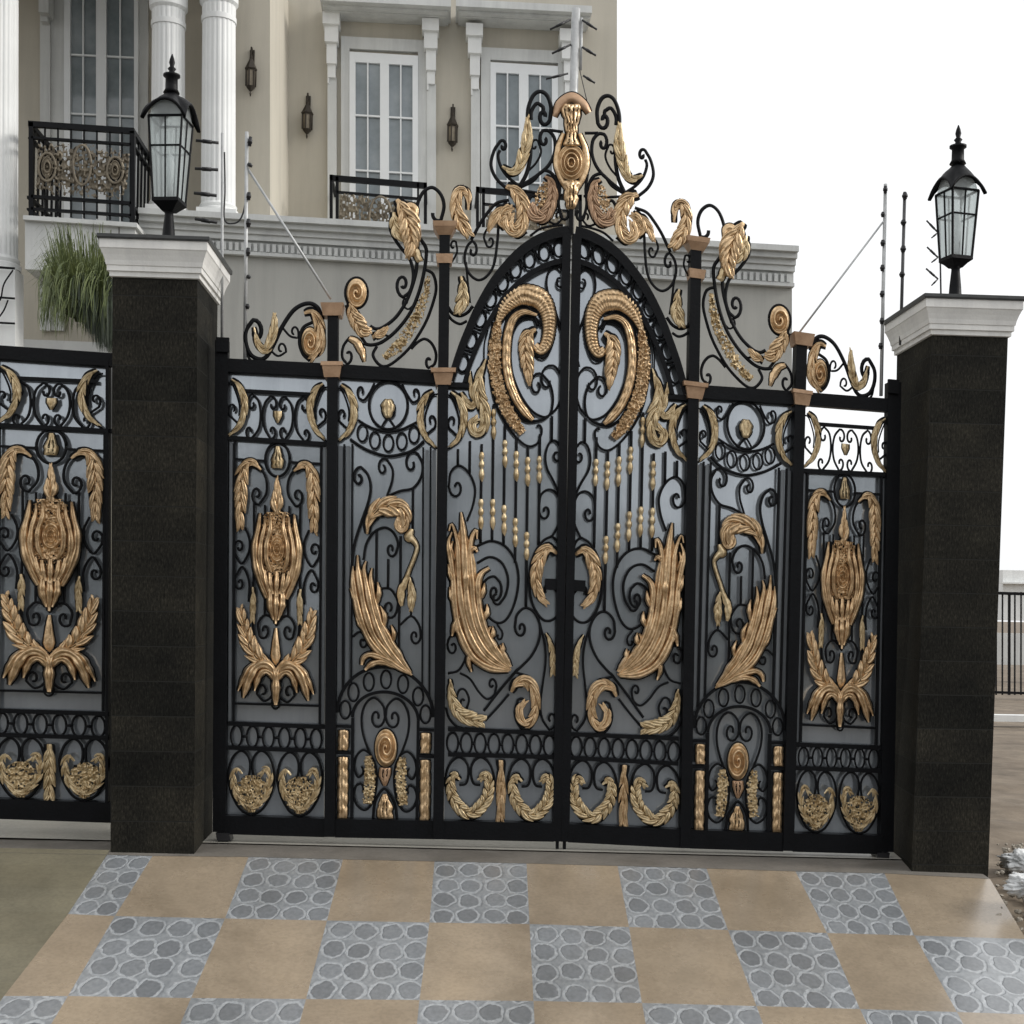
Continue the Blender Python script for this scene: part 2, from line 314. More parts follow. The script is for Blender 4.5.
class G:                                               # one thing of ironwork: its map and its root
    def __init__(s, root, m, flip): s.root = root; s.m = m; s.flip = flip
    def place(s, xy, h, Y): p = s.m(xy); return at(p[:, 0], p[:, 1], Y - np.asarray(h))
    def tube(s, buf, path, w=2.2, Y=0.0, dep=1.15, pre=None, taper=0):
        p = pre(path) if pre is not None else np.asarray(path, float)
        keep = np.r_[True, np.hypot(*np.diff(p, axis=0).T) > 1e-3]; p = p[keep]
        if len(p) < 2: return
        t = np.gradient(p, axis=0); t /= np.maximum(np.hypot(t[:, 0], t[:, 1])[:, None], 1e-6)
        nrm = np.stack([-t[:, 1], t[:, 0]], 1); K = 6; n = len(p); ww = np.full(n, w * 1.1 / 2.0)
        if taper: ww *= np.clip(np.minimum(np.arange(n), np.arange(n)[::-1]) / taper + 0.45, 0, 1)
        V = []
        for k in range(K):
            a = 2 * math.pi * (k + 0.5) / K; q = p + nrm * (ww * math.cos(a) * 1.12)[:, None]
            V.append(s.place(q, ww * PXM * dep * math.sin(a), Y))
        V = np.stack(V, 1).reshape(-1, 3)
        F = [(i * K + k, i * K + (k + 1) % K, (i + 1) * K + (k + 1) % K, (i + 1) * K + k) for i in range(n - 1) for k in range(K)]
        F += [tuple(range(K))[::-1], tuple((n - 1) * K + k for k in range(K))]
        buf.add(V, F)
    def bar(s, buf, p0, p1, w, Y0, Y1):
        p = s.m(np.array([p0, p1], float)); d = p[1] - p[0]; d /= np.hypot(*d); n = np.array([-d[1], d[0]]) * w / 2
        quad_box(buf, [p[0] - n, p[1] - n, p[1] + n, p[0] + n], Y0, Y1)
    def poly(s, buf, pts, Y0, Y1):
        p = s.m(np.array(pts, float)); quad_box(buf, p, Y0, Y1)
    def frust(s, buf, c, y0, y1, w0, w1, d0, d1):       # square capital, wide at the top
        x = c
        p = s.m(np.array([(x - w0, y0), (x + w0, y0), (x + w1, y1), (x - w1, y1)], float))
        t0 = at(p[:, 0], p[:, 1], 0.0); V = []
        for i, d in ((0, d0), (1, d0), (2, d1), (3, d1)): V.append(t0[i] + (0, -d, 0))
        for i, d in ((0, d0), (1, d0), (2, d1), (3, d1)): V.append(t0[i] + (0, d, 0))
        buf.add(V, BOXF)
    def plume(s, name, spine, wl, wr=None, n=4, h=None, lobes=5, amp=0.35, chev=0.3, mat='gold', pre=None, back=True, Y=-0.008, slits=0.5, edge=1.1, thick=False, leaf=None, sweep=1, ll=1.5, core=0.55):
        if thick: wl = [w * 1.18 for w in wl]; wr = [w * 1.18 for w in wr] if wr is not None else None
        wr = wl if wr is None else wr
        P = cr(spine, 1.0); L = np.r_[0, np.cumsum(np.hypot(*np.diff(P, axis=0).T))]; N = int(np.clip(L[-1] / 1.1, 18, 130))
        u = np.linspace(0, 1, N); q = np.stack([np.interp(u * L[-1], L, P[:, 0]), np.interp(u * L[-1], L, P[:, 1])], 1)
        t = np.gradient(q, axis=0); t /= np.hypot(t[:, 0], t[:, 1])[:, None]; nr = np.stack([t[:, 1], -t[:, 0]], 1)
        ctrl = np.r_[0, np.cumsum(np.hypot(*np.diff(np.array(spine, float), axis=0).T))]; ctrl /= ctrl[-1]
        def wf(w): return np.interp(u, ctrl, np.array(w, float))
        A = wf(wl); B = wf(wr)
        if leaf is None: leaf = lobes >= 3 and amp > 0.15 and max(A.max(), B.max()) > 2.4
        A0, B0 = A, B
        if leaf: A = A * core; B = B * core
        ph = RNG.random() * 6
        fr = (u * lobes) % 1.0; lob = 1 - amp + amp * np.clip(1.35 * np.sin(math.pi * fr ** 0.75), 0, 1)
        fr2 = (u * lobes + 0.45) % 1.0; lob2 = 1 - amp + amp * np.clip(1.35 * np.sin(math.pi * fr2 ** 0.75), 0, 1)
        Mv = n * 5 + 1; v = np.linspace(-1, 1, Mv)
        jit = np.array([mn.noise((ph + 9 * a, 3.1, 0)) for a in u]) * 0.22
        wmax = max(A.max(), B.max()); H = (h if h else wmax * PXM * 0.62)
        XX = np.zeros((N, Mv, 2)); HH = np.zeros((N, Mv)); GR = np.zeros((N, Mv))
        endt = np.clip(np.minimum(u, 1 - u) / 0.10, 0, 1) ** 0.5
        for j, vv in enumerate(v):
            ww = np.where(vv < 0, A * lob, B * lob2) if amp else (A if vv < 0 else B)
            sw = 0.28 * abs(vv) ** 1.5 * amp * 2         # edge tips sweep back along the leaf
            XX[:, j] = q + nr * (-vv * ww)[:, None] * 1.0 + t * (sw * ww)[:, None]
            g = np.abs(np.cos(math.pi * n / 2 * (vv + jit * (1 - vv * vv)) + (0 if n % 2 == 0 else math.pi / 2 * 0)))
            g2 = 0.5 + 0.5 * np.cos(2 * math.pi * (lobes * 1.0 * u - 0.55 * abs(vv)) + ph)
            dome = (1 - abs(vv) ** 2.4)
            hh = H * dome ** 0.6 * (0.42 + 0.58 * g ** 0.55) * (1 - chev * (1 - g2)) * (0.55 + 0.45 * endt) * np.clip(ww / (0.55 * wmax), 0.35, 1)
            HH[:, j] = hh * (0.0 if abs(vv) > 0.999 else 1.0); GR[:, j] = g
        V = s.place(XX.reshape(-1, 2) if pre is None else pre(XX.reshape(-1, 2)), HH.reshape(-1), Y)
        F = []
        for i in range(N - 1):
            for j in range(Mv - 1):
                if slits and 2 < j < Mv - 4 and 0.12 < u[i] < 0.9:
                    g = 0.25 * (GR[i, j] + GR[i + 1, j] + GR[i, j + 1] + GR[i + 1, j + 1])
                    if g < 0.42 and mn.noise((u[i] * 7 + ph, j * 0.9, ph)) > 0.35 - slits: continue
                a = i * Mv + j; F.append((a, a + 1, a + Mv + 1, a + Mv))
        b = Buf(); b.add(V, F)
        LV = []
        if leaf:                                         # leaflets springing from the rib, each a creased blade with a raised tip
            nl = int(round(lobes * 1.15)) + 1; NL, MV = 9, 7; tt = np.linspace(0, 1, NL); vv_ = np.linspace(-1, 1, MV); du = 1.0 / nl; Ltot = L[-1]
            for sd, WW in ((1, A0), (-1, B0)):
                for c in range(nl):
                    j = RNG.random() * .3 - .15; u0 = (c + .35 + j + (.25 if sd < 0 else 0)) * du; u0 = min(max(u0, .02), .97)
                    uu = u0 if sweep > 0 else 1 - u0
                    wloc = float(np.interp(uu, u, WW)); reach = (du * Ltot * .95 * ll * (.75 + .5 * RNG.random()) + wloc * .55) / Ltot
                    ue = np.clip(uu + sweep * reach * tt, 0, 1); ov = (uu + sweep * reach * tt) - ue
                    cx = np.interp(ue, u, q[:, 0]); cy = np.interp(ue, u, q[:, 1]); nx = np.interp(ue, u, nr[:, 0]); ny = np.interp(ue, u, nr[:, 1]); tx = np.interp(ue, u, t[:, 0]); ty = np.interp(ue, u, t[:, 1])
                    wl_ = np.minimum(np.interp(ue, u, WW), wloc * 1.25) if sweep > 0 else np.interp(ue, u, WW)
                    lat = (.12 + .93 * tt ** .8 + .16 * np.clip(tt - .8, 0, 1) * 5 * RNG.random()) * wl_
                    C = np.stack([cx + nx * lat * sd + tx * ov * Ltot * .35, cy + ny * lat * sd + ty * ov * Ltot * .35], 1)
                    T2 = np.gradient(C, axis=0); T2 /= np.maximum(np.hypot(T2[:, 0], T2[:, 1]), 1e-6)[:, None]; N2 = np.stack([T2[:, 1], -T2[:, 0]], 1)
                    bw = min(wloc * .40, du * Ltot * .54) * (.8 + .5 * RNG.random()) + .25; wid = bw * np.clip(np.sin(math.pi * (.12 + .86 * tt)) ** .75, .08, 1)
                    XY = C[:, None] + N2[:, None] * (vv_[None, :] * wid[:, None])[..., None]
                    rid = (1 - np.abs(vv_) ** 2.2) ** .55 * (1 - .75 * np.exp(-(vv_ / .24) ** 2))
                    lift = H * (.62 - .62 * tt + .30 * np.clip(tt - .6, 0, 1) * 2.5) + .0006 * c
                    hh = lift[:, None] + (bw * PXM * 1.35 * np.sin(math.pi * (.15 + .7 * tt)))[:, None] * rid[None, :]; hh[:, 0] -= .003; hh[:, -1] -= .003
                    LV.append((XY.reshape(-1, 2), hh.reshape(-1)))
            FL = [(i * MV + k, i * MV + k + 1, (i + 1) * MV + k + 1, (i + 1) * MV + k) for i in range(NL - 1) for k in range(MV - 1)]
            for XY, hh in LV:
                b.add(s.place(XY if pre is None else pre(XY), hh, Y), FL)
                if thick: b.add(s.place(XY if pre is None else pre(XY), -hh - .004, Y + .012), [f[::-1] for f in FL])
            A, B = A0 * .93, B0 * .93
        if thick:                                        # cast in the round: the same relief on the far side
            V2 = s.place(XX.reshape(-1, 2) if pre is None else pre(XX.reshape(-1, 2)), -HH.reshape(-1) - 0.004, Y + 0.012); b.add(V2, [f[::-1] for f in F])
        o = b.obj(name, mat, s.root, True)
        if back:                                          # iron backing plate the casting is riveted to
            k = edge; E = np.concatenate([q + nr * (A * (lob if amp else 1) + k)[:, None], (q - nr * (B * (lob2 if amp else 1) + k)[:, None])[::-1]])
            n2 = N
            if pre is not None: E = pre(E)
            f0 = s.place(E, 0.0, Y + 0.003); f1 = s.place(E, 0.0, Y + 0.011); bb = Buf(); bb.add(np.vstack([f0, f1]), [])
            W = 2 * N; FF = []
            for i in range(N - 1):
                FF += [(i, i + 1, W - 2 - i, W - 1 - i), (W + i, W + W - 1 - i, W + W - 2 - i, W + i + 1)]
            for i in range(W): FF.append((i, W + i, W + (i + 1) % W, (i + 1) % W))
            bb.f = FF; ob = bb.obj('backing_plate', 'iron', s.root); ob.parent = o
        return o
    def fan(s, name, strands, mat='gold', h=1.5, pre=None, Y=-0.008):
        b = Buf(); bb = Buf(); MV = 9; vv = np.linspace(-1, 1, MV)
        for c, (pts, hw) in enumerate(strands):
            P = cr(pts, 1.5); L = np.r_[0, np.cumsum(np.hypot(*np.diff(P, axis=0).T))]; N = max(10, int(L[-1] / 2)); u = np.linspace(0, 1, N)
            q = np.stack([np.interp(u * L[-1], L, P[:, 0]), np.interp(u * L[-1], L, P[:, 1])], 1); t = np.gradient(q, axis=0); t /= np.hypot(t[:, 0], t[:, 1])[:, None]; nr = np.stack([t[:, 1], -t[:, 0]], 1)
            W = np.interp(u, np.linspace(0, 1, len(hw)), hw); W = 1.1 * W * (1 + .10 * np.sin(u * 23 + c * 2.1))
            XX = q[:, None] + nr[:, None] * (vv[None, :] * W[:, None])[..., None]
            rid = (1 - np.abs(vv) ** 2.6) ** .6 * (1 - .6 * np.exp(-((vv - .15) / .2) ** 2)); cen = np.sin(math.pi * np.clip(u, .06, .97)) ** .5
            hh = W[:, None] * PXM * h * rid[None, :] + (.010 + .012 * cen)[:, None] * (1 - np.abs(vv) ** 4)[None, :] + .002 * (c % 3)
            tip = np.clip((u - .85) / .15, 0, 1); hh += (tip ** 2 * .012)[:, None]
            b.add(s.place(XX.reshape(-1, 2) if pre is None else pre(XX.reshape(-1, 2)), hh.reshape(-1), Y), [(i * MV + k, i * MV + k + 1, (i + 1) * MV + k + 1, (i + 1) * MV + k) for i in range(N - 1) for k in range(MV - 1)])
            E = np.concatenate([q + nr * (W + 1.3)[:, None], (q - nr * (W + 1.3)[:, None])]); E = E if pre is None else pre(E)
            bb.add(s.place(E, 0, Y + .004), [(i, i + 1, N + i + 1, N + i) for i in range(N - 1)])
        o = b.obj(name, mat, s.root, True); k = bb.obj('backing_plate', 'iron', s.root); k.parent = o; return o
    def filigree(s, name, spine, hw, h=0.02, mat='gold', pre=None, Y=-0.006, cut=-0.05, sc=0.22, u_cut=None):
        P = cr(spine, 1.0); L = np.r_[0, np.cumsum(np.hypot(*np.diff(P, axis=0).T))]; N = int(np.clip(L[-1] / 0.8, 14, 150)); u = np.linspace(0, 1, N)
        q = np.stack([np.interp(u * L[-1], L, P[:, 0]), np.interp(u * L[-1], L, P[:, 1])], 1); t = np.gradient(q, axis=0); t /= np.hypot(t[:, 0], t[:, 1])[:, None]
        nr = np.stack([t[:, 1], -t[:, 0]], 1); ctrl = np.r_[0, np.cumsum(np.hypot(*np.diff(np.array(spine, float), axis=0).T))]; ctrl /= ctrl[-1]
        W = np.interp(u, ctrl, hw); Mv = int(np.clip(max(hw) * 2 / 0.8, 8, 60)); v = np.linspace(-1, 1, Mv); ph = RNG.random() * 50
        XX = q[:, None] + nr[:, None] * (v[None, :] * W[:, None])[..., None]; HH = np.zeros((N, Mv))
        for i in range(N):
            for j in range(Mv):
                x, y = XX[i, j]
                a = mn.noise((x * sc / ASP + ph, y * sc, ph)); b = mn.noise((x * sc * 1.9 / ASP, y * sc * 1.9 + ph, 4.0))
                HH[i, j] = (1 - min(1, abs(a) * 4.2)) * 0.75 + 0.35 * b + 0.12
        edge = (1 - np.abs(v) ** 6)[None, :]; HM = HH - (1 - edge) * 0.5
        V = s.place(XX.reshape(-1, 2) if pre is None else pre(XX.reshape(-1, 2)), (np.clip(HM, 0, None) * h).reshape(-1), Y); F = []
        for i in range(N - 1):
            for j in range(Mv - 1):
                if min(HM[i, j], HM[i + 1, j], HM[i, j + 1], HM[i + 1, j + 1]) > cut:
                    a = i * Mv + j; F.append((a, a + 1, a + Mv + 1, a + Mv))
        b = Buf(); b.add(V, F); return b.obj(name, mat, s.root, True)
    def disc(s, name, cx, cy, rx, ry, h=0.03, rings=3, mat='gold', swirl=0.0, petals=0, pre=None, Y=-0.008, thick=False):
        R, T = 22, 40; V = []; HH = []; F = []
        for i in range(R + 1):
            r = i / R
            for k in range(T):
                a = 2 * math.pi * k / T
                V.append((cx + rx * r * math.cos(a), cy + ry * r * math.sin(a)))
                ph = 2 * math.pi * rings * r + swirl * a
                hh = h * (1 - r ** 2.2) ** 0.5 * (0.55 + 0.45 * math.cos(ph)) if r < 1 else 0
                if petals: hh *= 0.6 + 0.4 * abs(math.cos(petals * a / 2))
                HH.append(hh)
        for i in range(R):
            for k in range(T): F.append((i * T + k, i * T + (k + 1) % T, (i + 1) * T + (k + 1) % T, (i + 1) * T + k))
        V = np.array(V); V = V if pre is None else pre(V); b = Buf(); b.add(s.place(V, np.array(HH), Y), F)
        if thick: b.add(s.place(V, -np.array(HH) - 0.002, Y), [f[::-1] for f in F])
        o = b.obj(name, mat, s.root, True)
        E = ell(cx, cy, rx + 1.2, ry + 1.4, 40)[:-1]; E = E if pre is None else pre(E); bb = Buf()
        f0 = s.place(E, 0, Y + 0.003); f1 = s.place(E, 0, Y + 0.011); bb.add(np.vstack([f0, f1]), [tuple(range(40)), tuple(range(79, 39, -1))] + [(i, (i + 1) % 40, 40 + (i + 1) % 40, 40 + i) for i in range(40)])
        ob = bb.obj('backing_plate', 'iron', s.root); ob.parent = o
        return o
    def spindle(s, x, y0, y1, r=2.6, pre=None):
        prof_ = [(0, .5), (.04, .8), (.12, .95), (.2, .75), (.28, .5), (.33, .85), (.40, 1.0), (.47, .85), (.52, .5), (.6, .75), (.72, 1.0), (.84, .8), (.93, .45), (1, .25)]
        K = 8; V = []; n = len(prof_)
        for tt, rr in prof_:
            for k in range(K):
                a = 2 * math.pi * k / K; V.append((x + r * rr * math.cos(a), y0 + (y1 - y0) * tt, r * rr * PXM * 1.3 * math.sin(a)))
        V = np.array(V); F = [(i * K + k, i * K + (k + 1) % K, (i + 1) * K + (k + 1) % K, (i + 1) * K + k) for i in range(n - 1) for k in range(K)]
        b = Buf(); b.add(s.place(V[:, :2], V[:, 2], 0.0), F + [tuple(range(K)), tuple((n - 1) * K + k for k in range(K))]); return b.obj('spindle', 'palegold', s.root, True)
    def bars(s, name, mat, items):
        for a in items: b = Buf(); s.bar(b, *a); b.obj(name, mat, s.root)
    def band(s, buf, path, w, Y0=-0.02, Y1=0.02, pre=None):
        p = pre(path) if pre is not None else np.asarray(path, float); t = np.gradient(p, axis=0); t /= np.hypot(t[:, 0], t[:, 1])[:, None]
        nr = np.stack([-t[:, 1], t[:, 0]], 1); ww = np.broadcast_to(np.asarray(w, float), (len(p),))[:, None] / 2
        a, b = p + nr * ww, p - nr * ww; n = len(p)
        V = np.stack([s.place(a, 0, Y0), s.place(b, 0, Y0), s.place(b, 0, Y1), s.place(a, 0, Y1)], 1).reshape(-1, 3)
        F = [(i * 4 + k, i * 4 + (k + 1) % 4, i * 4 + 4 + (k + 1) % 4, i * 4 + 4 + k) for i in range(n - 1) for k in range(4)] + [(0, 1, 2, 3), tuple((n - 1) * 4 + k for k in (3, 2, 1, 0))]
        buf.add(V, F)
    def slab(s, name, pts, Y0, Y1, mat):
        E = np.array(pts, float); n = len(E); b = Buf(); b.add(np.vstack([s.place(E, 0, Y0), s.place(E, 0, Y1)]), [tuple(range(n)), tuple(range(2 * n - 1, n - 1, -1))] + [(i, n + i, n + (i + 1) % n, (i + 1) % n) for i in range(n)])
        return b.obj(name, mat, s.root)
    def medallion(s, cx, hw, top, bot, fill, pre=None, mat='palegold'):
        H = bot - top; y = lambda f: top + f * H
        b = Buf()
        half = [(cx - 0.43 * hw, y(.44)), (cx - 0.17 * hw, y(.42)), (cx - 0.06 * hw, y(.30)), (cx - 0.07 * hw, y(.14)), (cx - 0.25 * hw, y(.03)), (cx - 0.5 * hw, y(0)), (cx - 0.8 * hw, y(.10)), (cx - 0.97 * hw, y(.28)), (cx - 0.99 * hw, y(.46)), (cx - 0.82 * hw, y(.70)), (cx - 0.45 * hw, y(.92)), (cx, y(1))]
        d = S(half); s.tube(b, d, 2.4, -0.004, pre=pre); d2 = d.copy(); d2[:, 0] = 2 * cx - d2[:, 0]; s.tube(b, d2, 2.4, -0.004, pre=pre)
        o = b.obj('medallion', 'iron', s.root, True)
        U = [(cx - 0.40 * hw, y(.36)), (cx - 0.62 * hw, y(.27)), (cx - 0.80 * hw, y(.40)), (cx - 0.68 * hw, y(.66)), (cx - 0.3 * hw, y(.83)), (cx, y(.88)), (cx + 0.3 * hw, y(.83)), (cx + 0.68 * hw, y(.66)), (cx + 0.80 * hw, y(.40)), (cx + 0.62 * hw, y(.27)), (cx + 0.40 * hw, y(.36))]
        if fill == 'U':
            k = s.plume('gilded_wreath', U, [2.5, 3.5, 4.5, 5.5, 5.5, 4, 5.5, 5.5, 4.5, 3.5, 2.5], [2, 3, 4, 5, 6.5, 6, 6.5, 5, 4, 3, 2], n=3, lobes=13, amp=0.5, chev=0.5, ll=1.0, pre=pre, mat=mat)
        else:
            k = s.filigree('gilded_filigree', [(cx, y(.38)), (cx, y(.52)), (cx, y(.66)), (cx, y(.82)), (cx, y(.96))], [hw * .30, hw * .86, hw * .82, hw * .62, hw * .18], 0.026, mat, pre=pre, cut=-0.02, sc=.27)
            k2 = s.plume('gilded_wreath', U, [2, 2.5, 3, 3, 2.5, 2, 2.5, 3, 3, 2.5, 2], [2, 2.5, 3, 3, 2.5, 2, 2.5, 3, 3, 2.5, 2], n=2, ll=1.0, lobes=8, amp=0.5, chev=0.5, pre=pre, mat=mat, back=False, Y=-0.014); k2.parent = o
        k.parent = o
    def rings(s, name, x0, x1, n, yc0, yc1, rx, ry, bars=True, th=4.0, ph=11.6):
        b = Buf(); xs = np.linspace(x0, x1, n); w = (x1 - x0) / (n - 1); yf = lambda x: yc0 + (yc1 - yc0) * (x - x0) / (x1 - x0)
        for x in xs: s.tube(b, ell(x, yf(x), rx, ry), 2.0)
        for i in range(n - 1):
            xm = (xs[i] + xs[i + 1]) / 2; s.tube(b, cr([(xm - w / 2 + rx * .9, yf(xm) - 0), (xm + w / 2 - rx * .9, yf(xm))]), 2.6)
        o = b.obj(name, 'iron', s.root, True); return o
def crescents(g, xp, cy, side, pre=None, w=3.0, rx=21.5, ry=29.5):
    f = (lambda p: p) if side > 0 else refx(xp, 0.055)
    pr = f if pre is None else (lambda p: pre(f(p)))
    sp = [(xp + rx * math.cos(a), cy + ry * math.sin(a)) for a in np.radians([-66, -45, -22, 0, 22, 45, 66])]
    g.plume('gilded_crescent', sp, [2, 3.6, 4, 3.6, 3.2, 2.6, 1], [1.6, 2.6, 2.8, 2.6, 2.4, 1.8, 0.8], n=2, lobes=4, amp=0.25, chev=0.2, mat='palegold', pre=pr, slits=0)
    b = Buf(); g.tube(b, S([(xp + rx - 1, cy + 12), (xp + rx * .75, cy + 17), (xp + 7.5, cy + 10)], b=(xp + 10.5, cy + 3), tb=0.9), 2.2, pre=pr)
    g.tube(b, cr([(xp + 4, cy + 31), (xp + 12, cy + 26), (xp + rx, cy + 8)]), 1.6, pre=pr); g.tube(b, cr([(xp + 4, cy - 24), (xp + 10, cy - 21), (xp + rx - 5, cy - 3), (xp + rx - 5, cy + 10)]), 1.6, pre=pr)
    b.obj('scrollwork', 'iron', g.root, True)

def bay_outer(g, sheet_top=372, frieze=True, fence=False):
    # ---- the bay beside the pillar
    g.slab('vase_plate', [(276.6 + sx * w, y) for sx, seq in ((-1, 1), (1, -1)) for w, y in ([(6, 620), (9, 600), (12, 585), (18, 572), (22, 556), (22.5, 542), (20, 526), (17, 513), (8, 518), (3, 505)][::seq])], -.006, .002, 'iron')
    g.bars('cross_bar', 'iron', [((228, 437.5), (327, 444), 4.2, -0.014, 0.014), ((243, 390.5), (315, 394.3), 3.4, -0.012, 0.012), ((228, 723.5), (325, 727), 4.4, -0.016, 0.016), ((228, 747.7), (325, 751.2), 4.2, -0.0155, 0.0155),
        ((235, 459), (266, 460.8), 2.3, -0.009, 0.009), ((289.5, 462), (320, 463.6), 2.3, -0.009, 0.009), ((234, 703.5), (319, 706), 2.3, -0.009, 0.009)])
    g.bars('upright_bar', 'iron', [((234.4, 440), (233.4, 722), 2.3, -0.01, 0.01), ((321, 445), (319.5, 724), 2.3, -0.01, 0.01)])
    g.bars('steel_strip', 'strip', [((231, 442), (229.8, 722), 3.0, 0.006, 0.018), ((324.2, 447), (322.6, 724), 2.8, 0.006, 0.018)])
    g.rings('ring_frieze', 236.4, 316, 6, 736, 739.6, 5.6, 10.6)
    b = Buf()
    for pre in (None, ref1):
        g.tube(b, S([(270.5, 396.3), (265, 403), (262.8, 415), (264.5, 428), (270.5, 439)], a=(272.6, 405), b=(272, 431), ta=.9, tb=.9), 2.3, pre=pre)
        g.tube(b, S([(252.5, 394.3), (258.5, 401), (260.6, 415), (258.5, 429), (251, 439)], a=(252, 404), b=(249.5, 431), ta=.9, tb=.9), 2.3, pre=pre)
        g.tube(b, S([(249, 466), (260, 468.5), (266, 479), (266.3, 493), (259, 504.5)], b=(257, 494)), 2.4, pre=pre)
        g.tube(b, cr([(265, 505), (265, 560), (264.6, 616)]), 2.2, pre=pre); g.tube(b, cr([(254, 503), (254, 550), (253.2, 590)]), 2.2, pre=pre)
        g.tube(b, S([(277, 626), (271, 617.5), (264, 615.5), (258, 624), (259.5, 636)], b=(264.5, 630), tb=1.0), 2.3, pre=pre)
        g.tube(b, S([(245, 527), (249.5, 540), (248.5, 553), (241.7, 563.5), (236, 556)], b=(239.5, 547)), 2.2, pre=pre)
        g.tube(b, S([(248.6, 602), (249.5, 585), (246.5, 573), (241.7, 567), (236.5, 575)], b=(240, 583)), 2.2, pre=pre)
        g.tube(b, cr([(240, 625), (243.5, 642), (249, 654), (259, 662)]), 2.0, pre=pre); g.tube(b, cr([(253, 619), (254, 634), (259, 646)]), 2.4, pre=pre)
        g.tube(b, S([(271, 680), (272, 695), (264, 701), (257, 694)], b=(263, 691.5), tb=.9), 2.2, pre=pre)
    g.tube(b, ell(xc1(459), 459.5, 12.2, 17, 30), 2.6); g.tube(b, cr([(277, 476), (277, 482)]), 2); g.tube(b, ell(275.5, 703, 4, 6), 1.8)
    b.obj('scrollwork', 'iron', g.root, True)
    g.plume('bell_flower', [(277.6, 446), (277.6, 452), (277.4, 460), (277.2, 468)], [2, 3.4, 6.2, 5.5], n=3, lobes=2, amp=.15, chev=.1, mat='palegold')
    g.plume('bud', [(277.8, 411), (277.8, 416), (277.6, 423)], [4, 4.2, .8], n=2, lobes=1, amp=0, chev=0, mat='palegold')
    for pre in (None, ref1):
        g.plume('acanthus_plume', [(261, 470), (254, 463), (247, 463.5), (242.5, 472), (241, 490), (240.5, 508), (240, 528)], [2, 4, 5, 6, 6, 5, 3], n=3, lobes=6, amp=.3, chev=.35, pre=pre, mat='gold')
        g.plume('candle_leaf', [(252.7, 587), (253, 600), (252.5, 621)], [2.2, 2.8, 2], n=1, lobes=3, amp=.3, chev=.2, pre=pre, mat='palegold', slits=0)
        g.fan('vase_leaf', [([(267, 598), (260, 580), (255.5, 562), (255, 545), (258.5, 527), (260, 513)], [2, 3.2, 3.4, 3.2, 2.6, 1]), ([(270, 594), (264, 578), (260, 560), (261, 543), (264.5, 527), (265, 516)], [2, 2.8, 3, 2.8, 2.2, .8]), ([(271, 572), (266.5, 560), (266.5, 544), (270.5, 528), (270, 514)], [1.5, 2.6, 2.6, 2.4, .8])], pre=pre)
        g.fan('vase_cup_leaf', [([(264, 570), (266, 582), (270, 592)], [1.6, 2.8, 1.4]), ([(269.5, 573), (270.5, 584), (273, 594)], [1.6, 2.6, 1.4])], pre=pre, Y=-.02)
        g.plume('acanthus_arm', [(276, 665), (264, 662), (253, 652), (246, 635), (240, 608)], [3, 7, 8, 7, 3.5], [3, 7, 8, 6.5, 3], n=4, lobes=5, amp=.5, chev=.35, pre=pre, mat='gold', ll=1.1)
        g.fan('acanthus_leg', [([(277, 682), (272, 669), (263, 664), (254, 669), (248, 681), (243, 698)], [1.5, 3.8, 4.6, 4.8, 4.2, 1]), ([(277, 685), (271, 674), (264, 671), (258, 678), (254.5, 691)], [1, 3, 3.4, 3, .8]), ([(262, 664), (252, 666), (246, 674), (240, 686), (238, 691)], [1.5, 3, 3.4, 2.4, .6])], pre=pre, Y=-.014)
        g.fan('tail_leaf', [([(268, 660), (275, 672), (276.5, 688), (276, 705)], [1.2, 3, 3.4, 1.4])], pre=pre, Y=-.02)
    g.plume('spire', [(277, 515), (277, 505), (277, 495), (277, 479)], [7, 6, 3.4, .8], n=3, lobes=3, amp=.4, chev=.2, mat='gold')
    g.disc('vase_boss', 277, 549, 8.5, 15, .03, 2.5, 'gold', swirl=0, petals=8, Y=-.012)
    g.fan('vase_neck', [([(270.5, 590), (270, 605), (273.5, 620)], [2.6, 3.4, 1]), ([(282, 590), (282, 605), (278, 620)], [2.6, 3.4, 1]), ([(276.3, 588), (276, 606), (275.6, 624)], [2.6, 3.6, 1])], Y=-.012)
    g.fan('vase_cup_leaf', [([(276.6, 572), (276.5, 584), (276.3, 596)], [1.8, 3, 1.4])], Y=-.022)
    g.filigree('vase_filigree', [(276.5, 592), (276.6, 580), (276.8, 565), (277, 548), (277, 530), (277, 512)], [5, 13, 19, 20, 17, 13], .02, 'gold', Y=-.0065, cut=-.05, sc=.3)
    g.plume('tear_drop', [(276, 628), (275.6, 640), (275.6, 656), (275.5, 664)], [1.2, 3, 5, 3], n=2, lobes=1, amp=0, chev=0, mat='gold', slits=0)
    if fence:
        g.medallion(270.4 + 34, 20, 752, 814, 'F'); g.medallion(270.4 - 18, 20, 751, 813, 'F')
        g.plume('gilded_strip', [(276, 757), (276, 780), (276, 812)], [4, 4.5, 4], n=2, lobes=4, amp=.2, chev=.3, mat='palegold', slits=0)
    else:
        g.medallion(251.3, 23, 751, 815, 'F'); g.medallion(299.8, 22.4, 752.5, 816.5, 'F')

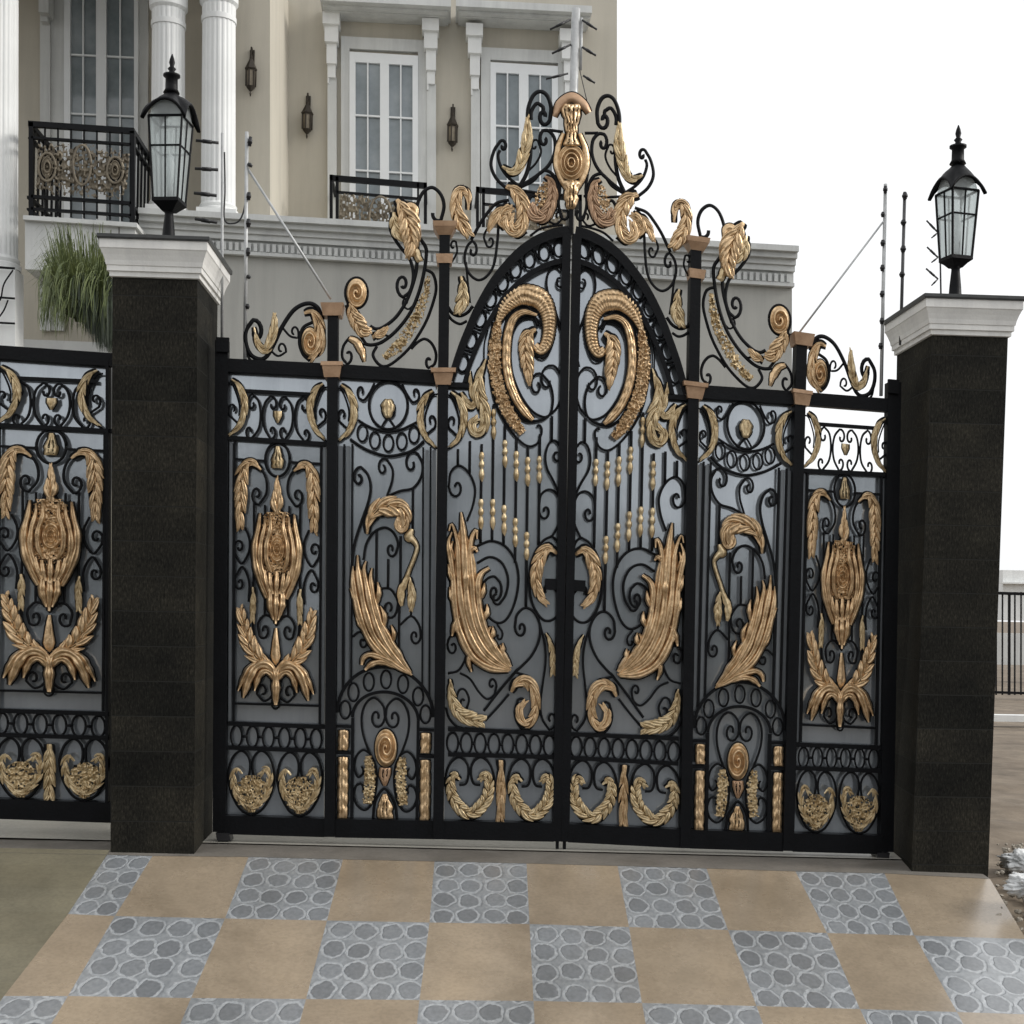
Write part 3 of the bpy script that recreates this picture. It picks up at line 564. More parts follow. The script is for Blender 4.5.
def bay_inner(g):
    # ---- the bay with the tall S leaf
    g.bars('upright_bar', 'iron', [((344.2, 444), (343, 690), 1.9, -.008, .008), ((352.2, 444), (351, 683), 1.9, -.008, .008), ((423.2, 447), (422.2, 688), 1.9, -.008, .008), ((430.6, 447), (429.4, 696), 1.9, -.008, .008)])
    g.bars('steel_strip', 'strip', [((340.6, 446), (339.4, 697), 4.2, .008, .018), ((348.2, 446), (347, 686), 3.6, .008, .018), ((427, 450), (426, 692), 3.4, .008, .018), ((434, 450), (433, 700), 3.4, .008, .018)])
    b = Buf(); m388 = refx(388.3, .04)
    g.tube(b, ell(388.3, 405, 19.3, 24.2, 40), 2.6); g.tube(b, cr([(381, 428), (384.5, 422), (388, 418), (391.5, 422), (396, 429)], 1), 2)
    for pre in (None, m388):
        g.tube(b, S([(374.5, 383), (370, 392), (364, 400), (359, 398)], b=(361.2, 391), tb=.9), 2.2, pre=pre)
        g.tube(b, S([(384.5, 417), (382, 413)], b=(383.6, 411), tb=.6), 1.6, pre=pre)
    g.tube(b, cr([(358, 420), (366, 425), (375, 429), (388, 431.5), (401, 429.5), (411, 425), (419, 421)]), 2.4)
    g.tube(b, cr([(350, 439), (360, 446), (371, 451.5), (388, 456), (406, 453), (416, 448), (424, 441)]), 2.8)
    for c in ((362.3, 433), (374.8, 440.3), (388.3, 443), (401.8, 441.3), (414, 434.5)): g.tube(b, ell(c[0], c[1], 5, 8.4), 2.0)
    b.obj('garland_scrollwork', 'iron', g.root, True)
    g.plume('shell', [(388, 418), (388, 411), (388, 405), (388, 399)], [3, 6.5, 7, 3], n=3, lobes=2, amp=.15, chev=0, mat='palegold', slits=0)
    b = Buf()
    g.tube(b, S([(387, 496), (392, 481), (392.4, 469), (387, 459.5)], b=(383, 468)), 2.3)
    g.tube(b, S([(388, 496), (400, 491), (413, 488), (421, 477), (422.5, 464), (418, 454)], b=(411.5, 464), tb=1.0), 2.5)
    g.tube(b, S([(351.5, 572), (352.5, 558), (355, 542), (361, 523), (368, 503), (370.7, 488), (368, 475), (361, 467)], b=(359, 478)), 2.7)
    g.tube(b, S([(363.5, 560), (366, 545), (373, 533), (384, 527.5), (393, 532), (398, 543), (396, 553)], b=(391, 549), tb=1.1), 2.5)
    for x, y0, y1 in ((376.6, 531, 592), (388.3, 559, 589), (400.6, 536, 603), (413, 488, 530)): g.tube(b, cr([(x, y0), (x - .4, y1)]), 2.5)
    g.tube(b, S([(376.6, 590), (383, 588.3), (391, 589.5), (397.7, 601), (396.5, 612)], b=(389.2, 608), tb=1.2), 2.4)
    g.tube(b, cr([(383.6, 612), (388, 633), (394, 650), (401, 664)]), 2.2); g.tube(b, cr([(399.6, 600), (399, 625), (399.4, 650), (404, 664)]), 2.4)
    g.tube(b, S([(400, 625), (411, 616.2), (419, 625), (420.8, 637)], b=(414.6, 636), tb=1.1), 2.3); g.tube(b, cr([(411, 616), (411.3, 606)]), 2)
    g.tube(b, S([(352, 637), (360, 632), (367.3, 640)], b=(362.5, 642), tb=1), 2.2)
    b.obj('scrollwork', 'iron', g.root, True)
    g.plume('acanthus_hook', [(367, 534), (369, 521), (376, 510.5), (386, 505.5), (397, 506), (404.5, 512), (406, 522), (402, 530), (397.5, 526), (399, 518)], [2, 6, 8, 8, 8, 5, 4, 3, 2.5, 2], [2, 5, 9, 11, 10, 6, 4, 3, 2.5, 2], n=4, lobes=6, amp=.18, chev=.25, mat='gold')
    g.plume('ribbon', [(412, 529), (409, 537), (413, 540), (417, 547), (414.6, 557), (409.5, 570), (406, 580)], [2, 5, 3, 2, 2, 2, 2.4], n=1, lobes=1, amp=0, chev=0, mat='palegold', slits=0)
    g.plume('bow_leaf', [(408, 576), (403, 586), (400.5, 597), (402, 606)], [2, 4, 4, 1.5], n=2, lobes=2, amp=.3, chev=.1, mat='palegold', slits=0)
    g.plume('bow_leaf', [(409.5, 577), (411.5, 590), (411.5, 598), (411, 609)], [2, 4, 4, 1.5], n=2, lobes=3, amp=.3, chev=.1, mat='palegold', slits=0)
    g.plume('feather_body', [(358, 570), (362, 590), (367, 610), (375, 630), (386, 649), (400, 665), (412, 675)], [3, 7, 7.5, 7.5, 6, 4, .8], [4, 8, 8.5, 8.5, 7.5, 5, .8], n=7, lobes=5, amp=0, chev=.12, mat='gold', slits=0, h=.024, back=False)
    g.fan('great_feather', [([(412, 675), (398, 667), (384, 656), (371, 642), (361, 620), (355.5, 597), (353, 578), (353, 566)], [.8, 3, 3.2, 3.4, 3.6, 3.8, 3, .6]), ([(411, 674), (397, 663.5), (384, 650), (373, 634), (365.5, 612), (361, 590), (358, 570), (357.5, 555)], [.8, 2.6, 3.2, 3.6, 3.8, 3.6, 3, .6]),
        ([(411, 674), (399, 662), (388, 648), (378, 630), (371, 608), (367, 588), (364, 570), (366, 561)], [.8, 2.4, 3, 3.2, 3.4, 3.2, 2.6, .6]), ([(411, 673), (401, 661), (391, 647), (382, 628), (376, 608), (372.5, 592), (370.5, 578), (372, 568)], [.8, 2.2, 2.8, 3, 3, 2.8, 2.4, .6]),
        ([(410, 672), (403, 662), (396, 650), (388, 636), (380, 622), (375.5, 610), (375, 597)], [.8, 2, 2.6, 2.8, 2.8, 2.4, .6]), ([(411, 672), (405, 664), (398, 652), (391, 642), (386.5, 629)], [.8, 1.8, 2.6, 2.6, .6]), ([(358, 608), (354, 597), (350, 588)], [1.5, 2.6, .5]), ([(366, 632), (360, 624), (355.5, 615)], [1.5, 2.8, .5]), ([(377, 604), (379, 592), (377.5, 582)], [1.5, 2.6, .5]), ([(384, 628), (384.5, 616), (380, 606)], [1.5, 2.6, .5]), ([(392, 643), (394, 634), (391, 625)], [1.5, 2.2, .5])], 'gold', 1.4)
    g.fan('feather_curl', [([(404, 669), (392, 662.5), (380, 657), (370, 654.5), (363.5, 658), (361.5, 665)], [.8, 2.6, 3, 3, 2.6, 1.5]), ([(400, 669.5), (390, 665), (380, 662), (371, 664.5), (365, 670)], [.8, 2, 2.8, 3, 1.4])], 'gold', 1.4)
    # arched niche at the foot
    b = Buf(); ar = lambda rx, ry, cy, a0, a1, n=30: np.stack([385.3 + rx * np.cos(np.linspace(a0, a1, n)), cy + ry * np.sin(np.linspace(a0, a1, n)) + .05 * rx * np.cos(np.linspace(a0, a1, n))], 1)
    g.band(b, ar(48, 48, 715, math.pi, 2 * math.pi), 3.4, -.012, .012); g.band(b, ar(33, 27, 719, math.pi, 2 * math.pi), 3.2, -.012, .012)
    g.bar(b, (352.6, 718), (351.4, 820), 3, -.012, .012); g.bar(b, (418.2, 721), (416.8, 823), 3, -.012, .012)
    for x0, x1, y in ((336, 352, 726), (336, 352, 752.5), (418, 434, 729.5), (418, 434, 756)): g.bar(b, (x0, y), (x1, y + .8), 3.2, -.0125, .0125)
    b.obj('arched_frame', 'iron', g.root)
    b = Buf()
    for a in np.radians([188, 218, 246, 271, 296, 324, 353]):
        g.tube(b, ell(385.3 + 40.5 * math.cos(a), 717 + 37.5 * math.sin(a) + 2 * math.cos(a), 5.2, 9), 2.0)
    b.obj('ring_arch', 'iron', g.root, True)
    b = Buf(); m385 = refx(385.3, .04)
    for pre in (None, m385):
        g.tube(b, S([(385, 717), (383.2, 706), (375, 698), (367, 702), (362, 714), (362.5, 731), (368, 749), (375, 765), (376.5, 780), (375, 794), (371, 805), (364.5, 810), (357, 805), (353.8, 795), (356, 786), (360.5, 783.5)], a=(376.5, 717), b=(361.5, 790), ta=1.1, tb=.5), 2.3, pre=pre)
        g.tube(b, S([(369.5, 753), (363, 750), (356.5, 756), (354.2, 767), (358, 777), (363, 774)], b=(361, 769), tb=.4), 2.3, pre=pre)
    g.tube(b, cr([(373, 819), (374.5, 804), (379, 794), (384.5, 789), (390, 794.5), (395, 805), (397, 820)]), 2.6)
    b.obj('lyre_scrollwork', 'iron', g.root, True)
    g.disc('spiral_boss', 385.8, 748, 11, 19, .04, 2.2, 'gold', swirl=1.0)
    for pre in (None, m385): g.filigree('gilded_filigree', [(368, 756), (369.5, 770), (369.5, 785), (367, 804)], [4, 6.5, 6.5, 5.5], .026, 'palegold', pre=pre, cut=-.05, sc=.3)
    g.plume('palmette', [(385, 819), (385, 808), (384.6, 794)], [8, 8, 2], n=4, lobes=2, amp=.2, chev=.2, mat='gold'); g.plume('calyx', [(384.7, 786), (384.8, 776), (385.2, 768)], [1.5, 6, 6], n=3, lobes=1, amp=.1, chev=.1, mat='copper')
    for x, y0, y1 in ((343.5, 730, 750), (343, 757, 818), (426, 733, 753), (425.4, 760, 821)):
        g.plume('gilded_strip', [(x, y0), (x - .2, (y0 + y1) / 2), (x - .6, y1)], [5, 5.4, 5], n=3, lobes=2 if y1 - y0 < 30 else 5, amp=.15, chev=.4, mat='gold', slits=0)

def bay_main(g):
    g.bars('cross_bar', 'iron', [((448, 729.2), (558, 733.7), 4.2, -.015, .015), ((448, 754.5), (557, 757.4), 4.2, -.015, .015), ((447, 384.5), (469, 385), 5, -.02, .02)])
    b = Buf(); outer = cr([(450.5, 381), (456, 364), (462, 346.5), (469.6, 328), (478, 309), (488.5, 290), (498, 276), (509, 263), (520, 252), (533, 242.5), (545, 236.5), (557, 232.5), (569, 231)]); inner = cr([(464.5, 383), (470, 364), (477.5, 345), (486, 327), (496, 310), (506, 296), (517, 284), (529, 274.5), (541, 267.5), (552, 263), (563, 260.5)])
    g.band(b, outer, np.linspace(7, 10.5, len(outer)), -.03, .03); g.band(b, inner, np.linspace(4.4, 5.4, len(inner)), -.02, .02); b.obj('arch_rail', 'iron', g.root)
    b = Buf(); cc = [(463, 362.7), (471.3, 339.8), (480.6, 318.3), (491, 298.5), (503, 282.3), (516, 269), (530, 259), (544.6, 252), (559.4, 248)]
    for i, (x, y) in enumerate(cc): g.tube(b, ell(x, y, 5.4, 9, tilt=0.12), 2.2)
    for (x0, y0), (x1, y1) in zip(cc, cc[1:]):
        d = np.array([x1 - x0, y1 - y0], float); d /= np.hypot(*d); n = np.array([-d[1], d[0]]); mx = np.array([(x0 + x1) / 2, (y0 + y1) / 2]); g.tube(b, cr([mx - n * 5.5, mx + n * 5.5]), 2.0)
    b.obj('ring_arch', 'iron', g.root, True)
    b = Buf()
    g.tube(b, S([(563, 336), (556, 313), (549, 296), (546.5, 283), (549, 271), (556, 265.5), (563, 271)], b=(559.5, 281), tb=1.0), 2.2)
    g.tube(b, S([(542, 326), (535.5, 318), (527, 317), (519, 321.5), (513, 333), (511, 348), (511, 367), (517, 387), (525, 402), (534, 412.5), (545, 417), (551, 412), (553, 398), (550, 384), (543, 375)], b=(537, 386), tb=1.1), 2.3)
    g.tube(b, S([(551, 414), (558, 406), (562, 392), (561, 376), (555, 366.5), (549, 365.5)], b=(547.5, 381), tb=.8), 2.2)
    g.tube(b, cr([(563, 336), (563.5, 350), (560, 366)]), 2)
    g.tube(b, S([(493, 322), (489, 345), (490, 375), (495, 401), (505, 422), (517, 438), (528, 446), (537, 443.5), (541.5, 434)], b=(538, 428), tb=.5), 2.2)
    g.tube(b, cr([(538, 326), (530, 308.5), (520, 305), (511, 312), (505, 326), (502, 350), (503.6, 376), (508, 397), (516.6, 413), (527, 421), (541, 420), (548, 416)]), 2.6)
    g.tube(b, cr([(488, 330), (484.5, 343), (484, 362)]), 1.5)
    g.tube(b, cr([(551, 329), (553, 342), (546, 357), (537, 356), (531, 344)]), 2.0)
    b.obj('great_scrollwork', 'iron', g.root, True)
    g.plume('great_acanthus_curl', [(497, 324), (503, 310), (510, 301), (519, 295), (530, 294), (541, 299), (548, 311), (549.5, 327), (547, 342), (541, 350), (535, 345)], [2, 6.5, 9, 9.6, 9.6, 9.6, 7.6, 6.5, 6, 5, 3], [2, 6.5, 9, 11, 12, 11, 8.4, 6.5, 6, 5, 3], n=3, lobes=36, amp=.1, chev=.6, mat='gold', slits=0, h=.026, leaf=False)
    g.plume('gilded_tube', [(537, 315), (524, 312), (514, 318), (508.5, 332), (506.5, 350), (507, 366), (510.5, 384), (517, 400), (526, 413), (533, 420)], [1.5, 3, 3.8, 4.2, 4.4, 4.4, 4.4, 4.2, 4, 2], n=3, lobes=12, amp=0, chev=.2, mat='gold', slits=0, Y=-.014, h=.022)
    g.plume('hanging_leaf', [(536, 329), (528, 334), (525, 345), (525.5, 358), (527, 370), (529, 383)], [4, 8, 8, 7, 6, .8], [3, 6, 6, 5, 4, .8], n=4, lobes=5, amp=.3, chev=.35, mat='gold')
    g.filigree('filigree_band', [(498, 322), (495, 345), (495, 365), (498, 385), (504, 402), (513, 420), (523, 433)], [4, 7, 7.6, 7.6, 7.4, 7, 4.6], .03, 'gold', cut=-.15)
    g.plume('acanthus_plume', [(486, 359), (480, 375), (478, 392), (483, 407), (485, 420), (482, 431), (475, 433), (472, 424), (477, 419)], [1.5, 5, 7, 6, 4, 4, 4, 4, 3], [1.5, 5, 6, 5, 4, 4, 4, 3, 3], n=3, lobes=6, amp=.3, chev=.2, mat='palegold', slits=.2)
    g.plume('acanthus_sprig', [(470, 371), (470.5, 384), (474, 396), (480, 404)], [1, 3, 3, 2], n=2, lobes=3, amp=.3, chev=.1, mat='palegold', slits=0)
    g.plume('acanthus_sprig', [(461, 392), (466, 402), (472, 406), (477, 398)], [2, 4, 3, 1], n=2, lobes=3, amp=.3, chev=.1, mat='palegold', slits=0)
    # bars and spindles
    b = Buf(); X = [458, 470, 481.7, 493.7, 505, 516.6, 528, 540, 552]
    for x, y0, y1 in zip(X, [449, 441, 444, 404, 424, 438, 446, 434, 416], [466, 474, 543, 542, 545, 563, 608, 545, 442]): g.tube(b, cr([(x, y0), (x - (y1 - y0) * .012, y1)]), 2.6)
    b.obj('vertical_bars', 'iron', g.root, True)
    for x, y0, y1 in ((493.7, 409, 441), (481.7, 452, 483), (505, 440, 469), (516.4, 451, 483), (527.8, 457, 488), (539.6, 456, 485), (481, 499, 531), (492.8, 499, 531), (504.2, 505, 537), (515.4, 518, 549), (526.8, 532, 562)): g.spindle(x, y0, y1, 2.9)
    b = Buf()
    g.tube(b, S([(467, 521), (473, 505), (475, 488), (469, 473), (459, 465.5), (451, 472), (448.8, 486)], b=(457, 487), tb=1.0), 2.3)
    g.tube(b, S([(561, 498), (554, 482), (547, 468), (545.5, 455), (549, 443.5), (555, 440.5), (560.5, 447)], b=(556.5, 455), tb=1.0), 2.2)
    g.tube(b, S([(552, 537), (559, 523), (561, 508), (557, 494), (549, 489.5), (541, 495), (539, 508)], b=(545.5, 511), tb=1.1), 2.3)
    g.tube(b, S([(552, 536), (543, 541), (535, 553), (530, 570), (529.5, 588), (533, 605), (541, 618), (549, 621), (557, 616), (560, 605), (557, 592), (549, 583.5)], b=(547, 592), tb=.4), 2.5); g.tube(b, cr([(552, 536), (557, 541), (560, 551)]), 2.2)
    g.tube(b, S([(515, 672), (522, 666), (532, 655), (539, 640), (540, 625), (534, 612), (525, 608), (517, 615), (515, 627)], b=(521.5, 628)), 2.6)
    g.tube(b, S([(540, 624), (545, 645), (545.5, 663), (543, 682), (540.5, 703), (542, 718), (549, 729.5)], b=(551, 719), tb=1.0), 2.2)
    g.tube(b, S([(477, 546), (491, 541), (505, 546), (515, 560), (518.5, 578), (516, 598), (509, 616), (500, 623), (490, 618), (483, 605), (481.5, 591), (486, 580), (494, 576.5), (500, 582)], b=(494.5, 592), tb=1.2), 2.5)
    g.tube(b, S([(477, 563), (490, 557), (502, 563), (508, 578), (506, 594), (499.5, 604)], b=(496, 597), tb=.7), 2.5)
    g.tube(b, S([(497, 624), (502, 631)], b=(499, 636), tb=.8), 2); g.tube(b, S([(448, 673.5), (459, 670), (466, 656), (464, 644), (457, 636), (450, 637)], b=(453, 647), tb=1.1), 2.2)
    g.tube(b, S([(456, 699), (459.5, 690), (465, 690), (469, 699), (467, 708)], b=(463.3, 702), tb=.8), 2.2)
    g.tube(b, S([(460, 673), (470, 679), (479, 692), (487, 699), (494, 695), (496.5, 686)], b=(491.8, 684.5), tb=1), 2.2)
    g.tube(b, cr([(483.8, 711), (500, 690), (518, 669)]), 2.6); g.tube(b, cr([(485, 721), (498, 707), (509, 694)]), 2.4)
    g.tube(b, S([(515, 672), (529, 678), (537.5, 692), (539.7, 708), (535, 722), (526, 730.5), (518, 724), (515, 712), (518, 700)], b=(524, 704), tb=.3), 2.5)
    g.tube(b, cr([(446, 708), (449, 718), (456, 726), (465, 729)]), 2.2)
    b.obj('scrollwork', 'iron', g.root, True)
    g.plume('feather_body', [(462, 527), (463, 545), (465, 565), (466, 588), (467.5, 610), (471, 632), (480, 649), (494, 661), (511, 670)], [1.5, 8, 11, 11.5, 11.5, 10.5, 9, 7, 1], [1.5, 9, 11, 12, 12, 11, 11, 9, 1.5], n=9, lobes=5, amp=0, chev=.12, mat='gold', slits=0, h=.026, back=False)
    g.fan('great_feather', [([(509, 671), (490, 668), (474, 658), (464, 642), (457.5, 622), (454.5, 600), (453.5, 578), (450.5, 558), (448.5, 543), (452, 532)], [1.4, 3.6, 4.2, 4, 3.6, 3.4, 3.4, 3, 2.8, .8]), ([(509, 670), (493, 664), (479, 652), (469, 634), (463, 612), (460, 590), (459, 565), (458, 545), (454, 529), (451, 524), (449, 531)], [1.4, 3.2, 4, 4.2, 4, 3.8, 3.6, 3.2, 2.6, 1.8, .8]),
        ([(509, 669), (495, 660), (483, 648), (474, 630), (468, 608), (466, 585), (465, 560), (464, 540), (462.5, 525), (461, 512)], [1.2, 3, 3.8, 4, 4, 3.8, 4, 4, 3.2, .6]), ([(509, 668), (498, 658), (488, 645), (479, 627), (474, 606), (472, 585), (470.5, 565), (470, 548), (473, 535), (476.5, 530), (477, 539)], [1.2, 2.8, 3.6, 3.8, 3.6, 3.4, 3.4, 3.2, 2.6, 2, .8]),
        ([(510, 667), (502, 658), (494, 648), (486, 632), (480.5, 614), (478.5, 596), (478, 582), (482, 573), (489.5, 568)], [1.2, 2.4, 3.2, 3.4, 3.2, 3, 3, 3.2, 1.6]), ([(484, 622), (479.5, 606), (478, 592), (481.5, 580)], [1, 2.4, 2.4, .8]), ([(510, 667), (504, 660), (499, 653), (492, 642), (488, 632), (491, 627)], [1, 2.2, 3, 3, 2.4, 1]),
        ([(511, 667), (508, 661), (503, 652), (500, 645)], [1, 2, 2, .6]), ([(470, 553), (474, 548), (477.5, 552)], [1.5, 2.6, 1]), ([(472, 652), (468.5, 661), (471.5, 672)], [2.5, 2.4, .8]), ([(459, 616), (454, 627), (452, 636)], [2.5, 2.8, 1]), ([(455, 560), (451, 549), (453, 541)], [1, 2, .8]), ([(454.5, 585), (450.5, 575), (448, 564)], [1.5, 2.8, .5]), ([(456, 606), (451.5, 597), (449.5, 587)], [1.5, 2.8, .5]), ([(462, 638), (456.5, 628), (456, 618)], [1.5, 2.6, .5]), ([(478, 602), (483, 592), (484.5, 583)], [1.5, 3, .5]), ([(481, 622), (487, 613), (487, 604)], [1.5, 3, .5]), ([(488, 640), (493, 634), (492.5, 626)], [1.5, 2.8, .5]), ([(499, 655), (503, 650), (502.5, 643)], [1.5, 2.4, .5])], 'gold', 1.4)
    g.fan('feather_diamond', [([(466, 592), (466.4, 579), (466, 566)], [.8, 4.5, .8])], 'gold', 1.2, Y=-.030)
    g.plume('acanthus_bracket', [(557, 554), (549, 548), (541, 556), (536, 570), (536, 584), (540, 596), (546, 603)], [3, 5, 7, 6, 5, 4, 2], [3, 6, 6, 5, 4, 4, 2], n=3, lobes=5, amp=.3, chev=.2, mat='gold', slits=.2)
    g.plume('gilded_strip', [(546, 633), (551, 645), (553, 660), (553, 674)], [1, 2.6, 3, 2.4], n=1, lobes=4, amp=.2, chev=.2, mat='palegold', slits=0)
    g.plume('acanthus_spray', [(450, 679), (451, 696), (457, 711), (468, 719), (483, 722)], [2, 5, 6.5, 8, 6], [1.5, 4, 5, 5.5, 5], n=4, lobes=7, amp=.4, chev=.35, mat='palegold', slits=.2)
    g.plume('acanthus_curl', [(511, 692), (517, 683), (526, 681), (533, 690), (536, 705), (533.5, 717), (527, 724), (520.5, 718), (519.5, 709), (524, 703)], [2.5, 6, 6, 5, 4, 4, 4, 3.6, 3, 2], [2.5, 6, 6, 4, 4, 4, 4, 3, 3, 2], n=3, lobes=7, amp=.28, chev=.35, mat='gold', slits=.2)
    g.rings('ring_frieze', 452.6, 549.4, 8, 743.2, 745.8, 5.7, 10.2)
    g.medallion(469.8, 24.6, 757.5, 820, 'U'); g.medallion(531.8, 24, 759, 822, 'U')
    g.plume('gilded_strip', [(501, 760), (501, 775), (501, 795), (500.6, 812), (500.4, 821)], [4.5, 3.5, 4.5, 3, 4], n=3, lobes=3, amp=.25, chev=.25, mat='gold', slits=0)

def cresting(g):
    b = Buf()
    # between pillar and first post
    g.tube(b, S([(323, 320), (317, 307), (307, 303.5), (294, 310), (282, 327), (274, 344), (267, 356), (260, 359.3), (251, 355), (246, 344), (246, 331), (253, 320)], b=(256, 333), tb=.9), 4.15)
    g.tube(b, cr([(246, 344), (248, 356), (252, 362)]), 2.44); g.tube(b, cr([(313, 322), (303, 328), (299.5, 342), (303, 354), (310, 361)]), 3.17)
    # great double sweep between the posts
    g.tube(b, S([(363, 343.5), (372, 345), (383, 341.5), (397, 330), (410, 313), (418.7, 293), (424, 272), (426.3, 255), (425.5, 247), (419, 236), (416, 222), (417, 206), (423, 192.5), (432, 187.5), (440.5, 194), (444, 206), (441, 220)], b=(434.5, 212), tb=.35), 3.42)
    g.tube(b, cr([(370, 326), (376, 329), (384, 326.7), (396, 317), (406, 302), (412, 287), (416, 272), (417.5, 255), (418, 240)]), 3.42)
    g.tube(b, S([(404, 250), (411, 262), (413.3, 277), (410, 291), (403, 297.3)], b=(403, 284)), 3.17)
    g.tube(b, cr([(391, 218), (390.5, 230), (398, 244), (408, 256)]), 3.17)
    g.tube(b, S([(350, 337), (343.5, 346), (342.3, 357), (347, 364)], b=(348.3, 355), tb=.7), 2.68); g.tube(b, cr([(346, 305), (352, 322), (360, 335), (366, 344)]), 2.93)
    g.tube(b, cr([(424, 270), (429, 271), (434, 276), (436, 290), (431, 309), (423.8, 326), (411, 346), (398, 359), (387, 366), (379, 364.5), (373, 355), (377, 346)]), 2.93)
    g.tube(b, S([(411, 349), (418, 342), (425, 339), (432, 344), (436, 354), (434.5, 364), (428.5, 368)], b=(429, 361), tb=.7), 2.81)
    g.tube(b, ell(356.5, 293, 11.2, 15.4, 30), 2.68)
    # beside the arch
    g.tube(b, cr([(509, 200), (497, 203), (489, 211), (481, 222), (475, 233), (471, 240)]), 3.17)
    g.tube(b, S([(510, 203), (502, 212), (498.7, 225), (497.2, 243), (494, 264), (487, 276), (478, 280), (469, 273), (464.7, 259), (467, 247), (472, 241)], b=(472.5, 251), tb=.9), 2.68)
    g.tube(b, cr([(464, 186), (455, 189), (452, 203), (454, 217), (461, 229), (468, 239)]), 2.93); g.tube(b, cr([(448, 307), (452, 313), (459, 316), (467, 313), (473, 306)]), 3.17); g.tube(b, cr([(447, 313), (452, 320), (460, 324), (467, 321)]), 2.68); g.tube(b, cr([(466, 262), (468, 285), (470, 303)]), 2.20)
    # crown scrolls
    g.tube(b, S([(520, 186), (527, 172), (530.5, 152), (528.3, 130), (528, 110), (533, 96), (540, 91.5), (547, 95.5), (551, 107), (550, 120)], b=(543.5, 116), tb=1.0), 3.90)
    g.tube(b, S([(531, 120), (531.5, 111), (537, 103.5), (543, 107)], b=(541, 112), tb=.4), 3.66)
    g.tube(b, S([(519, 187), (535, 177), (548, 166), (554.5, 153), (554.5, 139), (549, 131), (543, 130.5)], b=(544.3, 140), tb=.9), 3.42)
    g.tube(b, cr([(549, 130), (556, 131), (563, 132)]), 2.93)
    g.tube(b, S([(507, 189), (496, 178), (491, 165), (494, 151), (500, 141.5)], b=(503.2, 146.5), tb=1.0), 3.17); g.tube(b, cr([(519, 186), (508, 177), (501, 167), (498, 156), (500, 150)]), 2.93)
    g.tube(b, S([(521, 187), (533, 181), (540, 173), (546, 170.5), (554, 176), (558, 190), (556, 207), (548, 221), (540, 223.5), (531, 216), (528, 205)], b=(535, 201), tb=.5), 3.17); g.tube(b, cr([(520, 190), (545, 194), (562, 195)]), 2.68)
    g.tube(b, S([(558.5, 172), (560, 188), (558.5, 203), (561, 217)], b=(566, 213), tb=.7), 2.81); g.tube(b, cr([(509, 228), (517, 238), (527, 232)]), 2.68)
    g.tube(b, S([(527, 172), (536, 163), (541, 152), (538, 141)], b=(534.5, 146), tb=.9), 2.2); g.tube(b, S([(500, 222), (490, 226), (484, 236), (487, 246)], b=(490.5, 241), tb=.9), 2.2); g.tube(b, S([(452, 262), (457, 252), (456, 242)], b=(453, 246), tb=.8), 2)
    g.tube(b, S([(397, 330), (390, 336), (382, 334)], b=(385.5, 330), tb=.8), 2.2); g.tube(b, S([(282, 327), (290, 336), (298, 338)], b=(294, 332), tb=.9), 2.2); g.tube(b, S([(270, 350), (278, 356), (286, 352)], b=(281, 349), tb=.9), 2.2); g.tube(b, S([(418, 300), (409, 309), (403, 306)], b=(406, 302), tb=.8), 2)
    g.tube(b, S([(548, 221), (556, 224), (562, 219)], b=(558, 216), tb=.8), 2.2); g.tube(b, cr([(530, 236), (540, 229), (552, 226), (563, 225)]), 2.4)
    b.obj('crest_scrollwork', 'iron', g.root, True)
    g.filigree('crest_filigree', [(546, 182), (543, 192), (540, 203), (537, 212)], [4, 8, 8, 4], .025, 'gold', cut=.02, sc=.3)
    g.plume('crest_leaf', [(509, 205), (501, 210), (494, 219), (489, 230)], [3, 4, 3.5, 1], n=2, lobes=3, amp=.3, chev=.2, mat='gold', slits=0, thick=True)
    g.plume('crest_leaf', [(420, 262), (416, 252), (414, 243)], [3, 3.4, 1], n=2, lobes=2, amp=.2, chev=.1, mat='palegold', slits=0, thick=True)
    g.plume('crest_leaf', [(372, 337), (380, 334), (387, 328)], [3, 3.6, 1], n=2, lobes=3, amp=.3, chev=.2, mat='gold', slits=0, thick=True)
    K = dict(thick=True)
    g.plume('crest_leaf', [(254, 327), (256, 338), (260, 347), (266, 349.5), (271, 340), (274, 327), (274.5, 315)], [1.5, 2.6, 3, 3.6, 3.6, 3, 1], n=2, lobes=4, amp=.25, chev=.2, mat='palegold', slits=0, **K)
    g.plume('crest_leaf', [(304, 313), (312, 312), (318.5, 322), (320.5, 336), (319.5, 349), (312.5, 357.5)], [2.5, 4, 4.5, 4, 4, 2], n=3, lobes=3, amp=.2, chev=.1, mat='gold', slits=.2, **K); g.disc('crest_rosette', 310, 342, 8.5, 14.5, .03, 2, 'gold', swirl=1, thick=True)
    g.disc('crest_rosette', 356.5, 293, 10, 14.4, .035, 1.8, 'gold', swirl=1, thick=True); g.plume('crest_leaf', [(351, 302), (351, 311), (356, 322), (363, 331), (369, 331)], [3, 6, 7, 6, 2], [3, 4, 5, 5, 2], n=3, lobes=4, amp=.3, chev=.25, mat='gold', **K)
    g.plume('crest_leaf', [(349, 338), (356, 342), (361, 350), (364.5, 362)], [2, 3.4, 3.4, 1], n=2, lobes=2, amp=.2, chev=.1, mat='gold', slits=0, **K)
